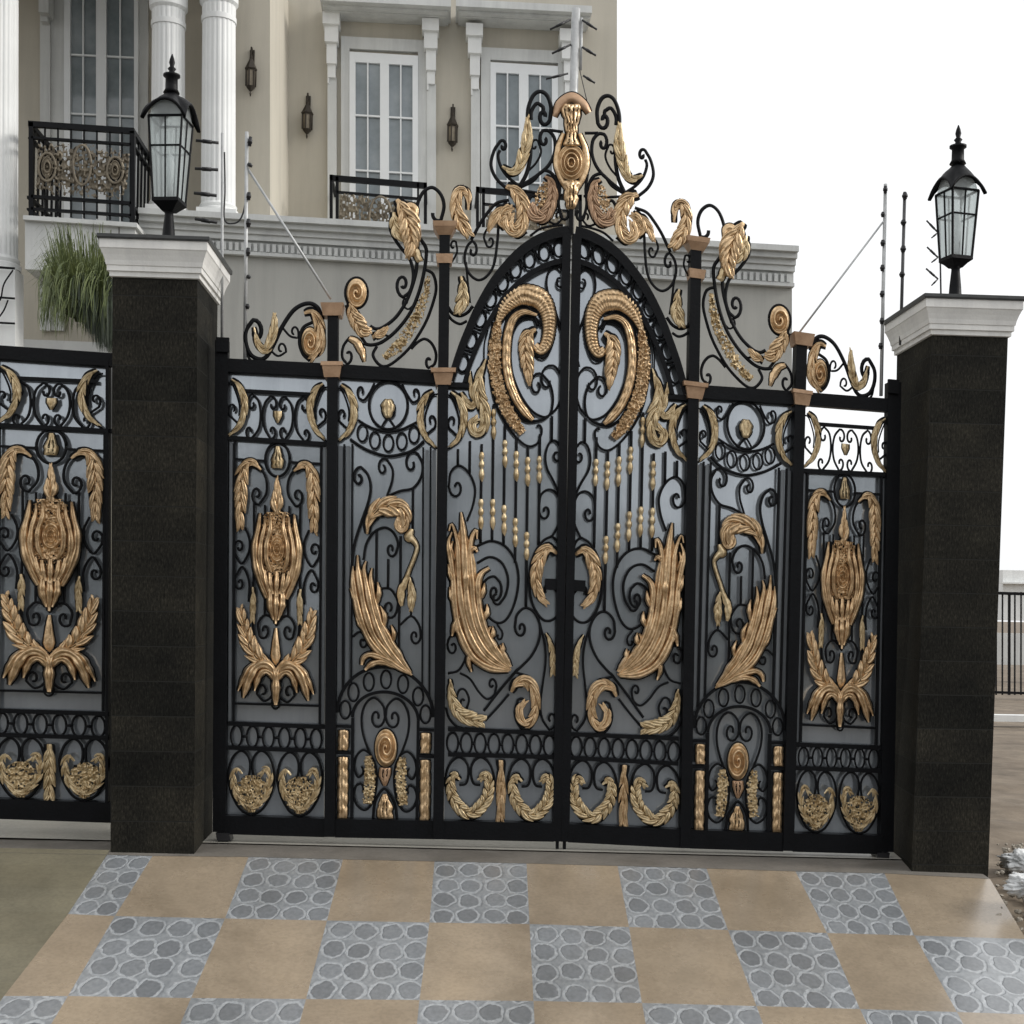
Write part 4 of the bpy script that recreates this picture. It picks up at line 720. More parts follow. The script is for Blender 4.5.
    g.plume('crest_acanthus', [(397, 199), (402, 208), (407, 219), (410, 230), (411, 243), (408, 256)], [3, 7, 9, 8, 6, 1.5], [3, 7, 9, 8, 5.5, 1.5], n=4, lobes=5, amp=.3, chev=.2, mat='gold', slits=.2, **K); g.plume('crest_leaf', [(394, 212), (394.5, 222), (398, 232), (405, 240)], [2.5, 4.5, 5, 2], n=2, lobes=3, amp=.25, chev=.1, mat='palegold', slits=.2, **K); g.plume('crest_leaf', [(404, 213), (409, 206.5), (415, 209), (416, 219)], [3, 3.4, 3, 1.5], n=2, lobes=1, amp=0, chev=0, mat='gold', slits=0, **K)
    o = g.filigree('crest_filigree', [(428, 276), (425.5, 294), (418.5, 314), (408, 332), (396, 348), (384, 358)], [2.5, 5, 6.5, 7, 7, 4.5], .03, 'palegold', cut=-.02)
    g.plume('crest_scroll_leaf', [(468, 210), (468.5, 199), (465, 191), (459.5, 191), (456, 201), (457, 213), (462, 224), (468.5, 234)], [2, 2.6, 4, 4.5, 4.5, 5, 6, 3], n=3, lobes=5, amp=.22, chev=.25, mat='gold', slits=.2, **K)
    g.plume('crest_leaf', [(461, 276), (463, 290), (462, 302), (458, 312)], [2, 4.5, 6, 2.5], n=3, lobes=3, amp=.3, chev=.2, mat='palegold', slits=.2, **K)
    g.plume('crest_leaf', [(502, 166), (511, 172), (519, 167), (524, 152), (527.5, 136), (527.5, 119)], [2, 4, 4, 4.5, 4, 1.2], n=2, lobes=5, amp=.35, chev=.1, mat='palegold', slits=0, **K)
    g.plume('crest_acanthus', [(506, 186), (515, 191), (521.5, 203), (523, 217), (519.5, 228), (513.5, 232), (508.5, 225), (511, 215)], [4, 6.5, 6.5, 5.5, 5, 4, 3.4, 2.4], [4, 6, 5, 4.5, 5, 4, 3.4, 2.4], n=3, lobes=6, amp=.22, chev=.25, mat='gold', slits=.2, **K); g.plume('crest_leaf', [(505, 230), (501, 221), (504, 212), (511, 208)], [2, 4, 4, 2], n=2, lobes=3, amp=.2, chev=.3, mat='gold', slits=0, **K)
    g.plume('crest_wreath', [(545, 176), (551, 182), (552.3, 195), (549.5, 207), (543, 216), (535, 214), (531, 206)], [2, 4, 4.4, 4.6, 5.5, 5.5, 3], [2, 4, 4.4, 4.6, 4.5, 4.5, 3], n=3, lobes=6, amp=.25, chev=.35, mat='copper', slits=.2, **K)

def shield(g):                                            # the gilt shield that crowns the seam
    K = dict(thick=True)
    g.plume('shield_hood', [(554.5, 117), (560, 104.5), (571.6, 97.5), (582.5, 104), (589, 113)], [2, 4, 4.5, 4, 2.5], n=1, lobes=1, amp=0, chev=0, mat='copper', slits=0, **K)
    g.plume('shield_mask', [(571.5, 134), (571.5, 122), (571.5, 110), (571.5, 104)], [5, 6.5, 9.5, 8], n=5, lobes=2, amp=.15, chev=.3, mat='gold', **K)
    for pre in (None, refx(571.6, .03)): g.plume('shield_side', [(563.5, 133), (558, 148), (556.6, 164), (561, 178), (566, 189)], [1.5, 2.5, 2.6, 2.6, 1.5], n=1, lobes=1, amp=0, chev=0, mat='gold', slits=0, pre=pre, **K)
    g.plume('shield_neck', [(571.5, 146), (571.5, 138), (571.5, 131)], [8, 5, 4.5], n=3, lobes=1, amp=.1, chev=0, mat='gold', **K)
    g.disc('shield_boss', 571.3, 162.5, 13.8, 18.6, .045, 4.0, 'gold', swirl=0, thick=True)
    g.plume('shield_tail', [(571.5, 180), (571.5, 188), (571.2, 198), (571, 209)], [9, 6, 6.5, 3.5], n=4, lobes=2, amp=.25, chev=.3, mat='gold', **K)
    b = Buf(); g.bar(b, (571.4, 206), (571, 234), 4, -.012, .012); b.obj('shield_stem', 'iron', g.root)

def build_half(m, right):
    nm = 'right' if right else 'left'
    foot = m(np.array([(219, 845.0)])); fx = on_flat(foot[0, 0], foot[0, 1]); loc = (float(at(*m(np.array([(219, 834.)]))[0], 0)[0]), 0, 0)
    lab = ('right-hand black and gold iron gate leaf, beside the pillar at the dirt verge' if right else
           'left-hand black and gold iron gate leaf, carrying the tall gilt shield over the seam')
    root = empty('iron_gate_leaf', loc, lab, 'gate', 'leaves of the driveway gate')
    g = G(root, m, right)
    b = Buf()
    g.bar(b, (221.5, 340), (219, 832), 13, -.03, .03)
    xs = [(222, 364.5), (332.5, 370), (442.5, 377)]
    g.bar(b, (228, 364.8), (327.2, 369.8), 13, -.026, .026); g.bar(b, (337.8, 370.4), (437.2, 376.6), 13, -.026, .026)
    for (x0, y0), (x1, y1) in (((225, 825), (324.5, 828)), ((335, 828.3), (433.4, 830)), ((443.7, 830.2), (554, 832.6))): g.bar(b, (x0, y0), (x1, y1), 18.5, -.032, .032)
    g.bar(b, (566.8, 233), (557, 841.5), 8.4, -.031, .031)
    o = b.obj('frame', 'iron', root)
    b = Buf(); g.bar(b, (557.5, 840), (557.3, 851), 3, -.012, .012); k = b.obj('drop_bolt', 'iron', root)
    b = Buf(); g.poly(b, [(215.5, 833), (229, 833.5), (231, 841), (217, 840.5)], -.045, .05); g.poly(b, [(217.5, 838), (228, 838.5), (227, 845), (218.5, 844.5)], -.03, .035); k = b.obj('gate_wheel', 'plastic', root)
    b = Buf(); g.poly(b, [(216, 337), (229, 337.5), (229, 352), (216, 351.5)], -.05, -.032); b.obj('hinge', 'iron', root)
    for x0, y0, x1, y1, caps in ((332.8, 306, 329.4, 837, [(305, 317.5, 11.5, 9), (363.3, 367, 10.8, 10.8), (367, 378.5, 9.6, 7.6)]), (444.8, 225, 438.3, 839.3, [(224, 229, 12, 11), (229, 237, 10.8, 6.6), (256, 265, 8.6, 7.2), (369.8, 374, 12.6, 12.2), (374, 386, 10, 7.4)])):
        b = Buf(); g.bar(b, (x0, y0 + 2), (x1, y1), 10.6, -.04, .04); po = b.obj('gate_post', 'iron', root)
        for (ya, yb, wa, wb) in caps:
            xx = x0 + (x1 - x0) * (ya - y0) / (y1 - y0); b = Buf(); g.frust(b, xx, ya, yb, wa, wb, .04 + .004 * (wa - 6), .042 + .004 * (wb - 6.5)); c = b.obj('gilded_capital', 'copper', root); c.parent = po
    top = 444 if right else 373
    g.slab('backing_sheet', [(227.5, 438 if right else 370), (327, 444 if right else 375), (324, 820), (225, 817)], .034, .040, 'sheet')
    g.slab('backing_sheet', [(337, 376), (437, 381), (434, 822), (334, 820)], .034, .040, 'sheet')
    arch = [(444, 822), (447.5, 384)] + [tuple(q) for q in cr([(452, 384), (462, 352), (478, 312), (498, 279), (520, 255), (545, 239.5), (563, 235)], 8)] + [(563.5, 235), (556, 825)]
    g.slab('backing_sheet', arch, .034, .040, 'sheet')
    b = Buf(); g.poly(b, [(546, 578.5), (560, 579), (560, 590), (546, 589.5)], -.025, .03); b.obj('lock_box', 'iron', root)
    bay_outer(g); bay_inner(g); bay_main(g); cresting(g)
    for xp, cy, sd in ((222.5, 406, 1), (332, 411.5, -1), (332, 411.5, 1), (442, 418.5, -1), (442, 418.5, 1)): crescents(g, xp, cy, sd)
    if not right: shield(g)
build_half(IDN, False); build_half(mirror, True)
def build_fence():
    loc = (float(at(108, 828, 0)[0]), 0, 0)
    root = empty('iron_fence_panel', loc, 'black and gold iron fence panel beyond the left pillar, cut by the picture edge', 'fence')
    g = G(root, FENCE, False); b = Buf(); UNF = lambda x: 276 + (x - 49.5) / 1.22
    g.bar(b, (UNF(-142), 355), (UNF(112), 372.5), 13, -.026, .026); g.bar(b, (UNF(-142), 817), (UNF(112), 826), 20, -.03, .03); g.bar(b, (UNF(-141), 355), (UNF(-142), 822), 12, -.034, .034); g.bar(b, (UNF(107), 372), (UNF(106.5), 826), 3, -.028, .028); g.bar(b, (UNF(-14), 366), (UNF(-15), 826), 12, -.035, .035)
    b.obj('frame', 'iron', root)
    g.slab('backing_sheet', [(UNF(-12), 370), (UNF(111), 374), (UNF(111), 822), (UNF(-12), 818)], .034, .040, 'sheet')
    bay_outer(g, fence=True)
    g2 = G(root, lambda q: FENCE(q) - np.array([126, 6.5]), False); g2.slab('backing_sheet', [(UNF(-12), 370), (UNF(111), 374), (UNF(111), 822), (UNF(-12), 818)], .034, .040, 'sheet'); bay_outer(g2, fence=True)
    crescents(g, UNF(-10), 406, 1); crescents(g, UNF(108), 411, -1)
build_fence()
#%%PART4
# ------------------------------------------------------------------ ground
KX = -0.013
def zg(X, Y): return RAMP_G * np.minimum(0, np.maximum(Y, RAMP_Y1) - RAMP_Y0) + KX * np.clip(X, -6, 6)
def on_drive(x, y, dz=0.0):
    d = ray(x, y); k = (RAMP_G * (CAM[1] - RAMP_Y0) + KX * CAM[0] - CAM[2] + dz) / (d[..., 2] - RAMP_G * d[..., 1] - KX * d[..., 0])
    return CAM + k[..., None] * d
def structure(o): o['kind'] = 'structure'; return o
cols = [[(107, 855), (68, 914), (4, 996)], [(152.5, 856), (115, 916), (68, 996)], [(248.5, 857), (225, 918.5), (191, 998)], [(343, 859.5), (327, 920.5), (306, 999)], [(434.5, 861.5), (429.5, 922.5), (419.5, 1000)],
        [(526.5, 863.5), (529.5, 924), (533.5, 1001)], [(617.5, 866), (629, 927), (642, 1003)], [(706.5, 868.5), (728, 930), (756.5, 1006)], [(795.5, 871.5), (827, 933), (860, 1009)], [(884.5, 873.5), (914.5, 935.5), (957, 1012)], [(990, 879), (1026, 939), (1077, 1016)]]
W = np.array([[on_drive(np.array(p[0]), np.array(p[1])) for p in c] for c in cols])
dr = (W[:, 2] - W[:, 0]) / 2; rows = [W[:, 0], W[:, 1], W[:, 2]] + [W[:, 2] + dr * k for k in (1, 2)]
GW = np.stack(rows, 1)                                   # columns x row lines x 3
last = GW[:, -1] + dr * ((RAMP_Y1 - GW[:, -1, 1]) / dr[:, 1])[:, None]; GW = np.concatenate([GW, last[:, None]], 1)
V, F, UV, MI = [], [], [], []
for i in range(GW.shape[0] - 1):
    for j in range(GW.shape[1] - 1):
        n = len(V); V += [GW[i, j], GW[i + 1, j], GW[i + 1, j + 1], GW[i, j + 1]]; F.append((n, n + 3, n + 2, n + 1))
        hw = 0.5 if i == 0 else 1.0; o_ = i * 3.0 + j * 7
        UV.append([(o_ + 1 - hw, o_), (o_ + 1 - hw, o_ + 1), (o_ + 1, o_ + 1), (o_ + 1, o_)])
        pat = (i % 2 == 0) if j % 2 == 0 else (i % 2 == 1)
        MI.append(1 if pat else 0)
structure(mesh_obj('driveway', V, F, None, uvs=UV, mats=['beige', 'stone'], midx=MI))
# greenish slabs left of the driveway
V, F, MI = [], [], []
edge = lambda Y: np.interp(-Y, -np.array([GW[0, j, 1] for j in range(GW.shape[1])]), np.array([GW[0, j, 0] for j in range(GW.shape[1])]))
Ys = [RAMP_Y0, -0.47, -0.70, -0.92, -1.2, -1.5, -1.9, RAMP_Y1]
for j in range(len(Ys) - 1):
    ya, yb = Ys[j], Ys[j + 1]; n = len(V)
    V += [(-9, ya, zg(-6, ya)), (edge(ya), ya, zg(edge(ya), ya)), (edge(yb), yb, zg(edge(yb), yb)), (-9, yb, zg(-6, yb))]; F.append((n, n + 3, n + 2, n + 1)); MI.append(j % 2)
structure(mesh_obj('path', V, F, None, mats=['slab', 'slab2'], midx=MI))
def strip(name, xs, ys, dz, mat):
    V, F = [], []
    for y in ys:
        for x in xs: V.append((x, y, float(zg(x, y)) + dz))
    n = len(xs)
    for j in range(len(ys) - 1):
        for i in range(n - 1): F.append((j * n + i, j * n + i + 1, (j + 1) * n + i + 1, (j + 1) * n + i))
    return structure(mesh_obj(name, V, F, mat))
x_r = GW[-1, 0, 0]
V = [(-9, RAMP_Y0, float(zg(-9, RAMP_Y0)) + .001)] + [tuple(q + (0, .0, .001)) for q in GW[:, 0]]; n = len(V); V += [(v[0], -.07, float(zg(v[0], 0)) + .001) for v in V]
structure(mesh_obj('threshold', V, [(i, i + 1, n + i + 1, n + i) for i in range(n - 1)], 'sill'))
strip('courtyard', [-9, -6, 2.05], [-0.066, 2.99], 0.006, 'yard')
V, F = [], []; gx = [-300, -60, -20, -9, -6, -3] + [1.5 + .1 * k for k in range(36)] + [5.5, 6, 12, 30, 100, 400]; gy = [-60, -30, -12, -6, -4, -3, RAMP_Y1] + [-2.2 + .1 * k for k in range(60)] + [4.2, 5.5, 8, 12, 20, 40, 100, 400, 1200]
for y in gy:
    for x in gx:
        near = 2.25 < x < 5.5 and -2.3 < y < 4; bmp = 0.035 * mn.fractal((x * 1.7, y * 1.7, 0), 1.0, 2.0, 5) if near else 0
        V.append((x, y, float(zg(x, y)) - .03 + max(-.02, bmp - .012)))
n = len(gx)
for j in range(len(gy) - 1):
    for i in range(n - 1): F.append((j * n + i, j * n + i + 1, (j + 1) * n + i + 1, (j + 1) * n + i))
structure(mesh_obj('ground', V, F, 'dirt', smooth=True))
strip('street', [-60, -6, 6, 60], [-14, RAMP_Y1 - .01], 0.0, 'street')

# ------------------------------------------------------------------ pillars and lamps
def pillar(name, ft, fb, back_t, back_b, side, label, Yf=-0.30, Yb=0.25):
    tl, tr = [at(*p, Yf) for p in ft]; bl, br = [at(*p, Yf) for p in fb]; zt = (tl[2] + tr[2]) / 2
    if side == 'R': bk = at(*back_t, Yb); bkb = at(*back_b, Yb); sh, shb = bk - tr, bkb - br
    else: bk = at(*back_t, Yb); bkb = at(*back_b, Yb); sh, shb = bk - tl, bkb - bl
    sh[2] = shb[2] = 0
    for p in (tl, tr): p[2] = zt
    zb = -0.22
    for p, q in ((bl, tl), (br, tr)):
        k = (zb - p[2]) / (q[2] - p[2]); p[:] = p + (q - p) * k
    T = [tl, tr, tr + sh, tl + sh]; B = [bl, br, br + shb, bl + shb]
    loc = sum(B) / 4; loc[2] = float(zg(loc[0], Yf)); root = empty(name, loc, label, 'pillar', None)
    V, F, UV = [], [], []; u = 0.0
    for i in range(4):
        j = (i + 1) % 4; w = np.hypot(*(T[j] - T[i])[:2]); n = len(V); V += [B[i], B[j], T[j], T[i]]; F.append((n, n + 1, n + 2, n + 3))
        UV.append([(u, B[i][2]), (u + w, B[j][2]), (u + w, T[j][2]), (u, T[i][2])]); u += 0.41 if i % 2 == 0 else w
    mesh_obj('shaft', V, F, 'granite', root, uvs=UV)
    e1 = (tr - tl) / np.linalg.norm(tr - tl); e2 = sh / np.linalg.norm(sh); px = 6.7 / FOC
    def ringp(off, z): return [np.array([*(p + e1 * (s1 * off) + e2 * (s2 * off))[:2], z]) for p, s1, s2 in zip(T, (-1, 1, 1, -1), (-1, -1, 1, 1))]
    def loft(pr, name, mat):
        V, F = [], []
        for o_, h in pr: V += ringp(o_, zt + h * px)
        for k in range(len(pr) - 1):
            for i in range(4): F.append((k * 4 + i, k * 4 + (i + 1) % 4, k * 4 + 4 + (i + 1) % 4, k * 4 + 4 + i))
        F += [(3, 2, 1, 0), tuple((len(pr) - 1) * 4 + i for i in range(4))]; return mesh_obj(name, V, F, mat, root)
    loft([(.004, -.6), (.012, 0), (.012, 4.5), (.022, 5), (.022, 10), (.026, 10.5), (.030, 15), (.038, 20), (.048, 25), (.052, 26), (.052, 34.5)], 'cap', 'trim')
    loft([(.060, 34.6), (.062, 36), (.062, 39)], 'coping', 'lid')
    return root, zt + 39 * px, sum(T) / 4
pL, zL, cL = pillar('gate_pillar', [(112.5, 275.5), (197.5, 280)], [(110.5, 850), (194, 853)], (217.5, 308), (212, 838), 'R', 'dark granite gate pillar between the cut-off fence panel and the gate, its lamp before white columns')
pR, zR, cR = pillar('gate_pillar', [(932.5, 334), (1008, 337.5)], [(911.5, 875), (988, 880)], (897, 350), (889, 862), 'L', 'dark granite gate pillar beside the dirt verge, with its lamp against the empty sky')

def lamp(px, Y, ztop, ys, s_top, s_bot, s_roof, th, label):
    sc = float(np.dot(at(px, 300, Y) - CAM, FW)) / FOC; X = float(at(px, ys['foot'], Y)[0]); base = np.array([X, Y, ztop])
    root = empty('pillar_lamp', base, label, 'lamp', 'lantern lamps on the gate pillars'); k = lambda y: float(at(px, y, Y)[2])
    c, s = math.cos(th), math.sin(th)
    def P(x, y, z): return (X + (x * c - y * s) * sc, Y + (x * s + y * c) * sc, z)
    def lathe(pr, seg, rot=0.0):
        V, F = [], []
        for r, z in pr:
            for i in range(seg): a = 2 * math.pi * i / seg + rot; V.append(P(r * math.cos(a), r * math.sin(a), z))
        for q in range(len(pr) - 1):
            for i in range(seg): F.append((q * seg + i, q * seg + (i + 1) % seg, (q + 1) * seg + (i + 1) % seg, (q + 1) * seg + i))
        F += [tuple(range(seg))[::-1], tuple((len(pr) - 1) * seg + i for i in range(seg))]; return V, F
    b = Buf(); h = ys['foot'] - ys['pan']
    b.add(*lathe([(8, ztop), (8, k(ys['foot'] + 2)), (6.6, k(ys['foot'])), (5.8, k(ys['foot'] - h * .4)), (4.4, k(ys['foot'] - h * .85)), (4.2, k(ys['pan'] + 1)), (6, k(ys['pan'] - 1))], 16)); b.obj('stem', 'iron', root, True)
    b = Buf(); q = math.sqrt(2) / 2; r4 = math.pi / 4
    b.add(*lathe([(s_bot * q * .45, k(ys['pan'])), (s_bot * q * .75, k(ys['pan'] - 4)), (s_bot * q * 1.08, k(ys['bot'] + 1)), (s_bot * q * 1.08, k(ys['bot'] - 2.5))], 4, r4)); b.obj('pan', 'iron', root)
    # cage: corner bars, middle bars, rails
    b = Buf(); top, bot, mid = k(ys['top']), k(ys['bot'] - 2), k(ys['mid'])
    def stick(p, q_, r):
        p, q_ = np.array(p), np.array(q_); d = q_ - p; d /= np.linalg.norm(d); a = np.cross(d, (0.3, 0.9, 0.31)); a /= np.linalg.norm(a); e = np.cross(d, a); V = []
        for w in (p, q_):
            for i in range(6): an = math.pi / 3 * i; V.append(w + (a * math.cos(an) + e * math.sin(an)) * r * sc)
        b.add(V, [(i, (i + 1) % 6, 6 + (i + 1) % 6, 6 + i) for i in range(6)] + [tuple(range(5, -1, -1)), tuple(range(6, 12))])
    ht, hb = s_top / 2, s_bot / 2; tm = (ys['mid'] - ys['top']) / (ys['bot'] - 2 - ys['top']); hm = ht + (hb - ht) * tm
    for sx, sy in ((-1, -1), (1, -1), (1, 1), (-1, 1)):
        stick(P(sx * ht, sy * ht, top), P(sx * hb, sy * hb, bot), 1.25)
    for ang in range(4):
        ca, sa = round(math.cos(ang * math.pi / 2)), round(math.sin(ang * math.pi / 2)); R2 = lambda x, y, z: P(x * ca - y * sa, x * sa + y * ca, z)
        stick(R2(0, -ht, top), R2(0, -hb, bot), .9); stick(R2(-hm, -hm, mid), R2(hm, -hm, mid), 1.0); stick(R2(-ht, -ht, top), R2(ht, -ht, top), 1.3)
    b.obj('cage', 'iron', root)
    for ang in range(4):
        ca, sa = round(math.cos(ang * math.pi / 2)), round(math.sin(ang * math.pi / 2)); R2 = lambda x, y, z: P(x * ca - y * sa, x * sa + y * ca, z)
        bb = Buf(); g0 = .6; ev = s_roof / 2 * .80
        V = [R2(-hb + g0, -hb + g0, bot), R2(hb - g0, -hb + g0, bot), R2(ht - g0, -ht + g0, top)] + [R2(ht * x, -ht + g0, top + sc * ys['arch'] * (1 - x * x)) for x in (.8, .4, 0, -.4, -.8)] + [R2(-ht + g0, -ht + g0, top)]
        bb.add(V, [tuple(range(len(V)))]); bb.obj('pane', 'lampglass', root)
    bb = Buf(); bb.add(*lathe([(2.2, bot), (2.4, k(ys['bot'] - 18)), (4.2, k(ys['bot'] - 20)), (4.6, k(ys['bot'] - 40)), (3.2, k(ys['bot'] - 47)), (.6, k(ys['bot'] - 49))], 14)); bb.obj('bulb', 'bulb', root, True)
    # arched four-gabled roof
    n8 = 10; V, F = [], []; pr = [(.90, -1.5, 1), (1.0, -1.2, 1), (1.02, 0, 1), (.98, 1.2, 1), (.88, 3, .97), (.76, 8, .78), (.62, 14, .5), (.46, 19.5, .25), (.30, 24, .1), (.20, 27, .0)]
    kk = (ys['top'] - ys['neck']) / 28.0
    for f, h_, ar in pr:
        for e in range(4):
            for t in range(n8):
                x = -1 + 2 * t / n8; p = (x, -1)
                ca, sa = round(math.cos(e * math.pi / 2)), round(math.sin(e * math.pi / 2)); xx, yy = p[0] * ca - p[1] * sa, p[0] * sa + p[1] * ca
                rr = s_roof / 2 * f; flare = 1 + .06 * abs(x) ** 3 if h_ < 5 else 1
                V.append(P(xx * rr * flare, yy * rr * flare, k(ys['top'] + 3 - h_ * kk * 1.1 - ys['arch'] * ar * (1 - x * x) ** .8)))
    n = 4 * n8
    for q_ in range(len(pr) - 1):
        for i in range(n): F.append((q_ * n + i, q_ * n + (i + 1) % n, (q_ + 1) * n + (i + 1) % n, (q_ + 1) * n + i))
    F.append(tuple((len(pr) - 1) * n + i for i in range(n))); mesh_obj('roof', V, F, 'iron', root, True)
    b = Buf(); nk = ys['neck']; tp = ys['tip']; L_ = nk - tp; z = lambda f: k(nk + 1 - L_ * f)
    b.add(*lathe([(8.2, z(0)), (6.2, z(.1)), (6, z(.38)), (8.4, z(.42)), (8.4, z(.47)), (4, z(.5)), (2.6, z(.56)), (4.2, z(.62)), (2.0, z(.68)), (3.0, z(.78)), (2.2, z(.88)), (.5, z(1))], 16)); b.obj('finial', 'iron', root, True)
lamp(168.5, -.03, zL, dict(foot=240.5, pan=212, bot=203, mid=150, top=121, arch=19, neck=92, tip=53), 34, 25, 43, math.radians(-8), 'black lantern lamp on the left pillar, nearer and seen before the white columns')
lamp(955, -.03, zR, dict(foot=299, pan=268, bot=260, mid=217, top=193, arch=16, neck=163, tip=124), 29.5, 22, 38, math.radians(13), 'black lantern lamp on the right pillar, its frosted panes bright against the sky')

# ------------------------------------------------------------------ villa
villa = empty('villa', (0, 3.0, 0), 'beige two-storey villa with white columns, white windows and iron balconies behind the gate', 'house')
def vq(name, mat, items, parent=None):
    b = Buf()
    for q, Y0, Y1 in items: quad_box(b, q, Y0, Y1)
    o = b.obj(name, mat, villa)
    if parent is not None: o.parent = parent
    return o
SA = 0.058; YA, YL, YR = 3.0, 3.7, 5.0
vq('wall', 'annex', [(hq(140, 248, 792, 900, SA), YA, YA + 3.2)]).__setitem__('label', 'grey rendered ground-floor wall')
YP_ = YL + 1.3
vq('wall', 'wall', [(hq(226, -75, 270, 900), YL, YL + 4)]); vq('wall', 'wall', [(hq(-420, -100, 262, 900), YP_, YP_ + 3)])
vq('wall', 'wall', [(hq(255, -75, 617, 300, .05), YR, YR + 5)])
vq('cornice', 'cornice', [(hq(138, 207.3, 799, 213.0, SA), YA - .16, YA + 3.3), (hq(139, 213.0, 797.5, 220, SA), YA - .12, YA + .2), (hq(139, 220, 796, 227, SA), YA - .08, YA + .2), (hq(139, 227, 795, 233.5, SA), YA - .06, YA + .2), (hq(139, 233.5, 793.5, 245, SA), YA - .025, YA + .2), (hq(139, 245, 794.5, 248.5, SA), YA - .05, YA + .2)])
vq('dentil_row', 'cornice', [(hq(142 + 6.2 * i, 236.5 + SA * (3 + 6.2 * i), 142 + 6.2 * i + 3.6, 244.5 + SA * (3 + 6.2 * i), SA), YA - .055, YA - .026) for i in range(105)])
zc = float(at(100, -14, YP_)[2]); b = Buf(); wbox(b, (float(at(-300, 0, 2.3)[0]), 2.3, zc), (float(at(226, 0, YL)[0]), YP_, zc + .3)); b.obj('canopy', 'white', villa)
def column(cx, r, y0, y1, Y, flutes=20, plinth=True, cap_y=None):
    p0 = at(cx, y1, Y); p1 = at(cx + (y1 - y0) * .004, y0, Y); sc = float(np.dot(p0 - CAM, FW)) / FOC; R = r * sc; n = flutes * 6; V, F = [], []
    lv = [(0, 1.16), (.015, 1.16), (.02, 1.05), (.03, 1.10), (.04, 1.0), (.80, .97)]
    if cap_y: f = (y1 - cap_y) / (y1 - y0); lv = lv[:-1] + [(f - .02, .96), (f - .018, 1.02), (f, 1.02), (f + .001, .97), (f + .04, .98), (f + .05, 1.12), (1, 1.16)]
    else: lv.append((1, .94))
    for f, rr in lv:
        c = p0 + (p1 - p0) * f
        for i in range(n):
            a = 2 * math.pi * i / n; fl = 1 - (0.032 * max(0, math.cos(flutes * a)) ** .7 if (.05 if False else .035) < f < .85 and rr < 1.01 else 0)
            V.append((c[0] + R * rr * fl * math.cos(a), c[1] + R + R * rr * fl * math.sin(a), c[2]))
    for k in range(len(lv) - 1):
        for i in range(n): F.append((k * n + i, k * n + (i + 1) % n, (k + 1) * n + (i + 1) % n, (k + 1) * n + i))
    F.append(tuple((len(lv) - 1) * n + i for i in range(n))); o = mesh_obj('column', V, F, 'white', villa, False); return o
column(164.5, 17, -70, 208, 3.2, cap_y=16); column(215.5, 17.2, -70, 211, 3.2, cap_y=11); column(-9, 20, -70, 266, 2.8, flutes=24)
vq('pedestal', 'white', [(hq(-40, 265, 15, 900), 2.75, 2.95)]); vq('plinth', 'white', [(hq(145, 203.5, 184, 209), 3.12, 3.75), (hq(196, 206.5, 236, 212.5), 3.12, 3.7)])
vq('ledge', 'white', [(hq(20, 339, 108, 349.5, .04), 3.4, YP_)])
class HG(G): pass
hg = HG(villa, IDN, False)
def hb(items, name, mat='iron', parent=None, smooth=True):
    b = Buf()
    for path, w, Y in items: hg.tube(b, path, w, Y)
    o = b.obj(name, mat, villa, smooth)
    if parent is not None: o.parent = parent
    return o
def window(x0, y0, x1, y1, panes, Y, hbars, s=HS, proud=.03):
    Y = Y - .03
    f = vq('window', 'frame', [(hq(x0, y0, x0 + (panes[0][0] - x0), y1, s), Y - proud, Y + .1)] +
           [(hq(panes[i][1], y0 + s * (panes[i][1] - x0), (panes[i + 1][0] if i + 1 < len(panes) else x1), y1 + s * (panes[i][1] - x0), s), Y - proud, Y + .1) for i in range(len(panes))] +
           [(hq(a, y0 + s * (a - x0), b_, y0 + s * (a - x0) + panes_top, s), Y - proud + .002, Y + .1) for a, b_ in panes])
    for a, b_ in panes:
        vq('pane', 'pane', [(hq(a - 1, y0 + 4 + s * (a - x0), b_ + 1, y1 + s * (a - x0), s), Y + .012, Y + .026)], f)
        m = (a + b_) / 2
        vq('glazing_bar', 'frame', [(hq(m - .7, y0 + panes_top + s * (m - x0), m + .7, y1 + s * (m - x0), s), Y - .012, Y + .009)] + [(hq(a, h - .8 + s * (a - x0), b_, h + .8 + s * (a - x0), s), Y - .015, Y + .008) for h in hbars], f)
    return f
panes_top = 11
# window seen between the left columns
vq('window_surround', 'cornice', [(hq(40, -70, 50, 330, .05), YP_ - .06, YP_), (hq(50, -70, 64, 330, .05), YP_ - .035, YP_), (hq(138, -70, 148, 330, .05), YP_ - .04, YP_)])
vq('bracket', 'cornice', [(hq(38.5, -60, 48.5, 12, .05), YP_ - .22, YP_ - .061), (hq(40, 12, 47.5, 21, .05), YP_ - .14, YP_ - .061)])
panes_top = 10; window(64, -75, 138, 280, [(70, 96), (106, 134)], YP_ - .005, [54, 113], .05)
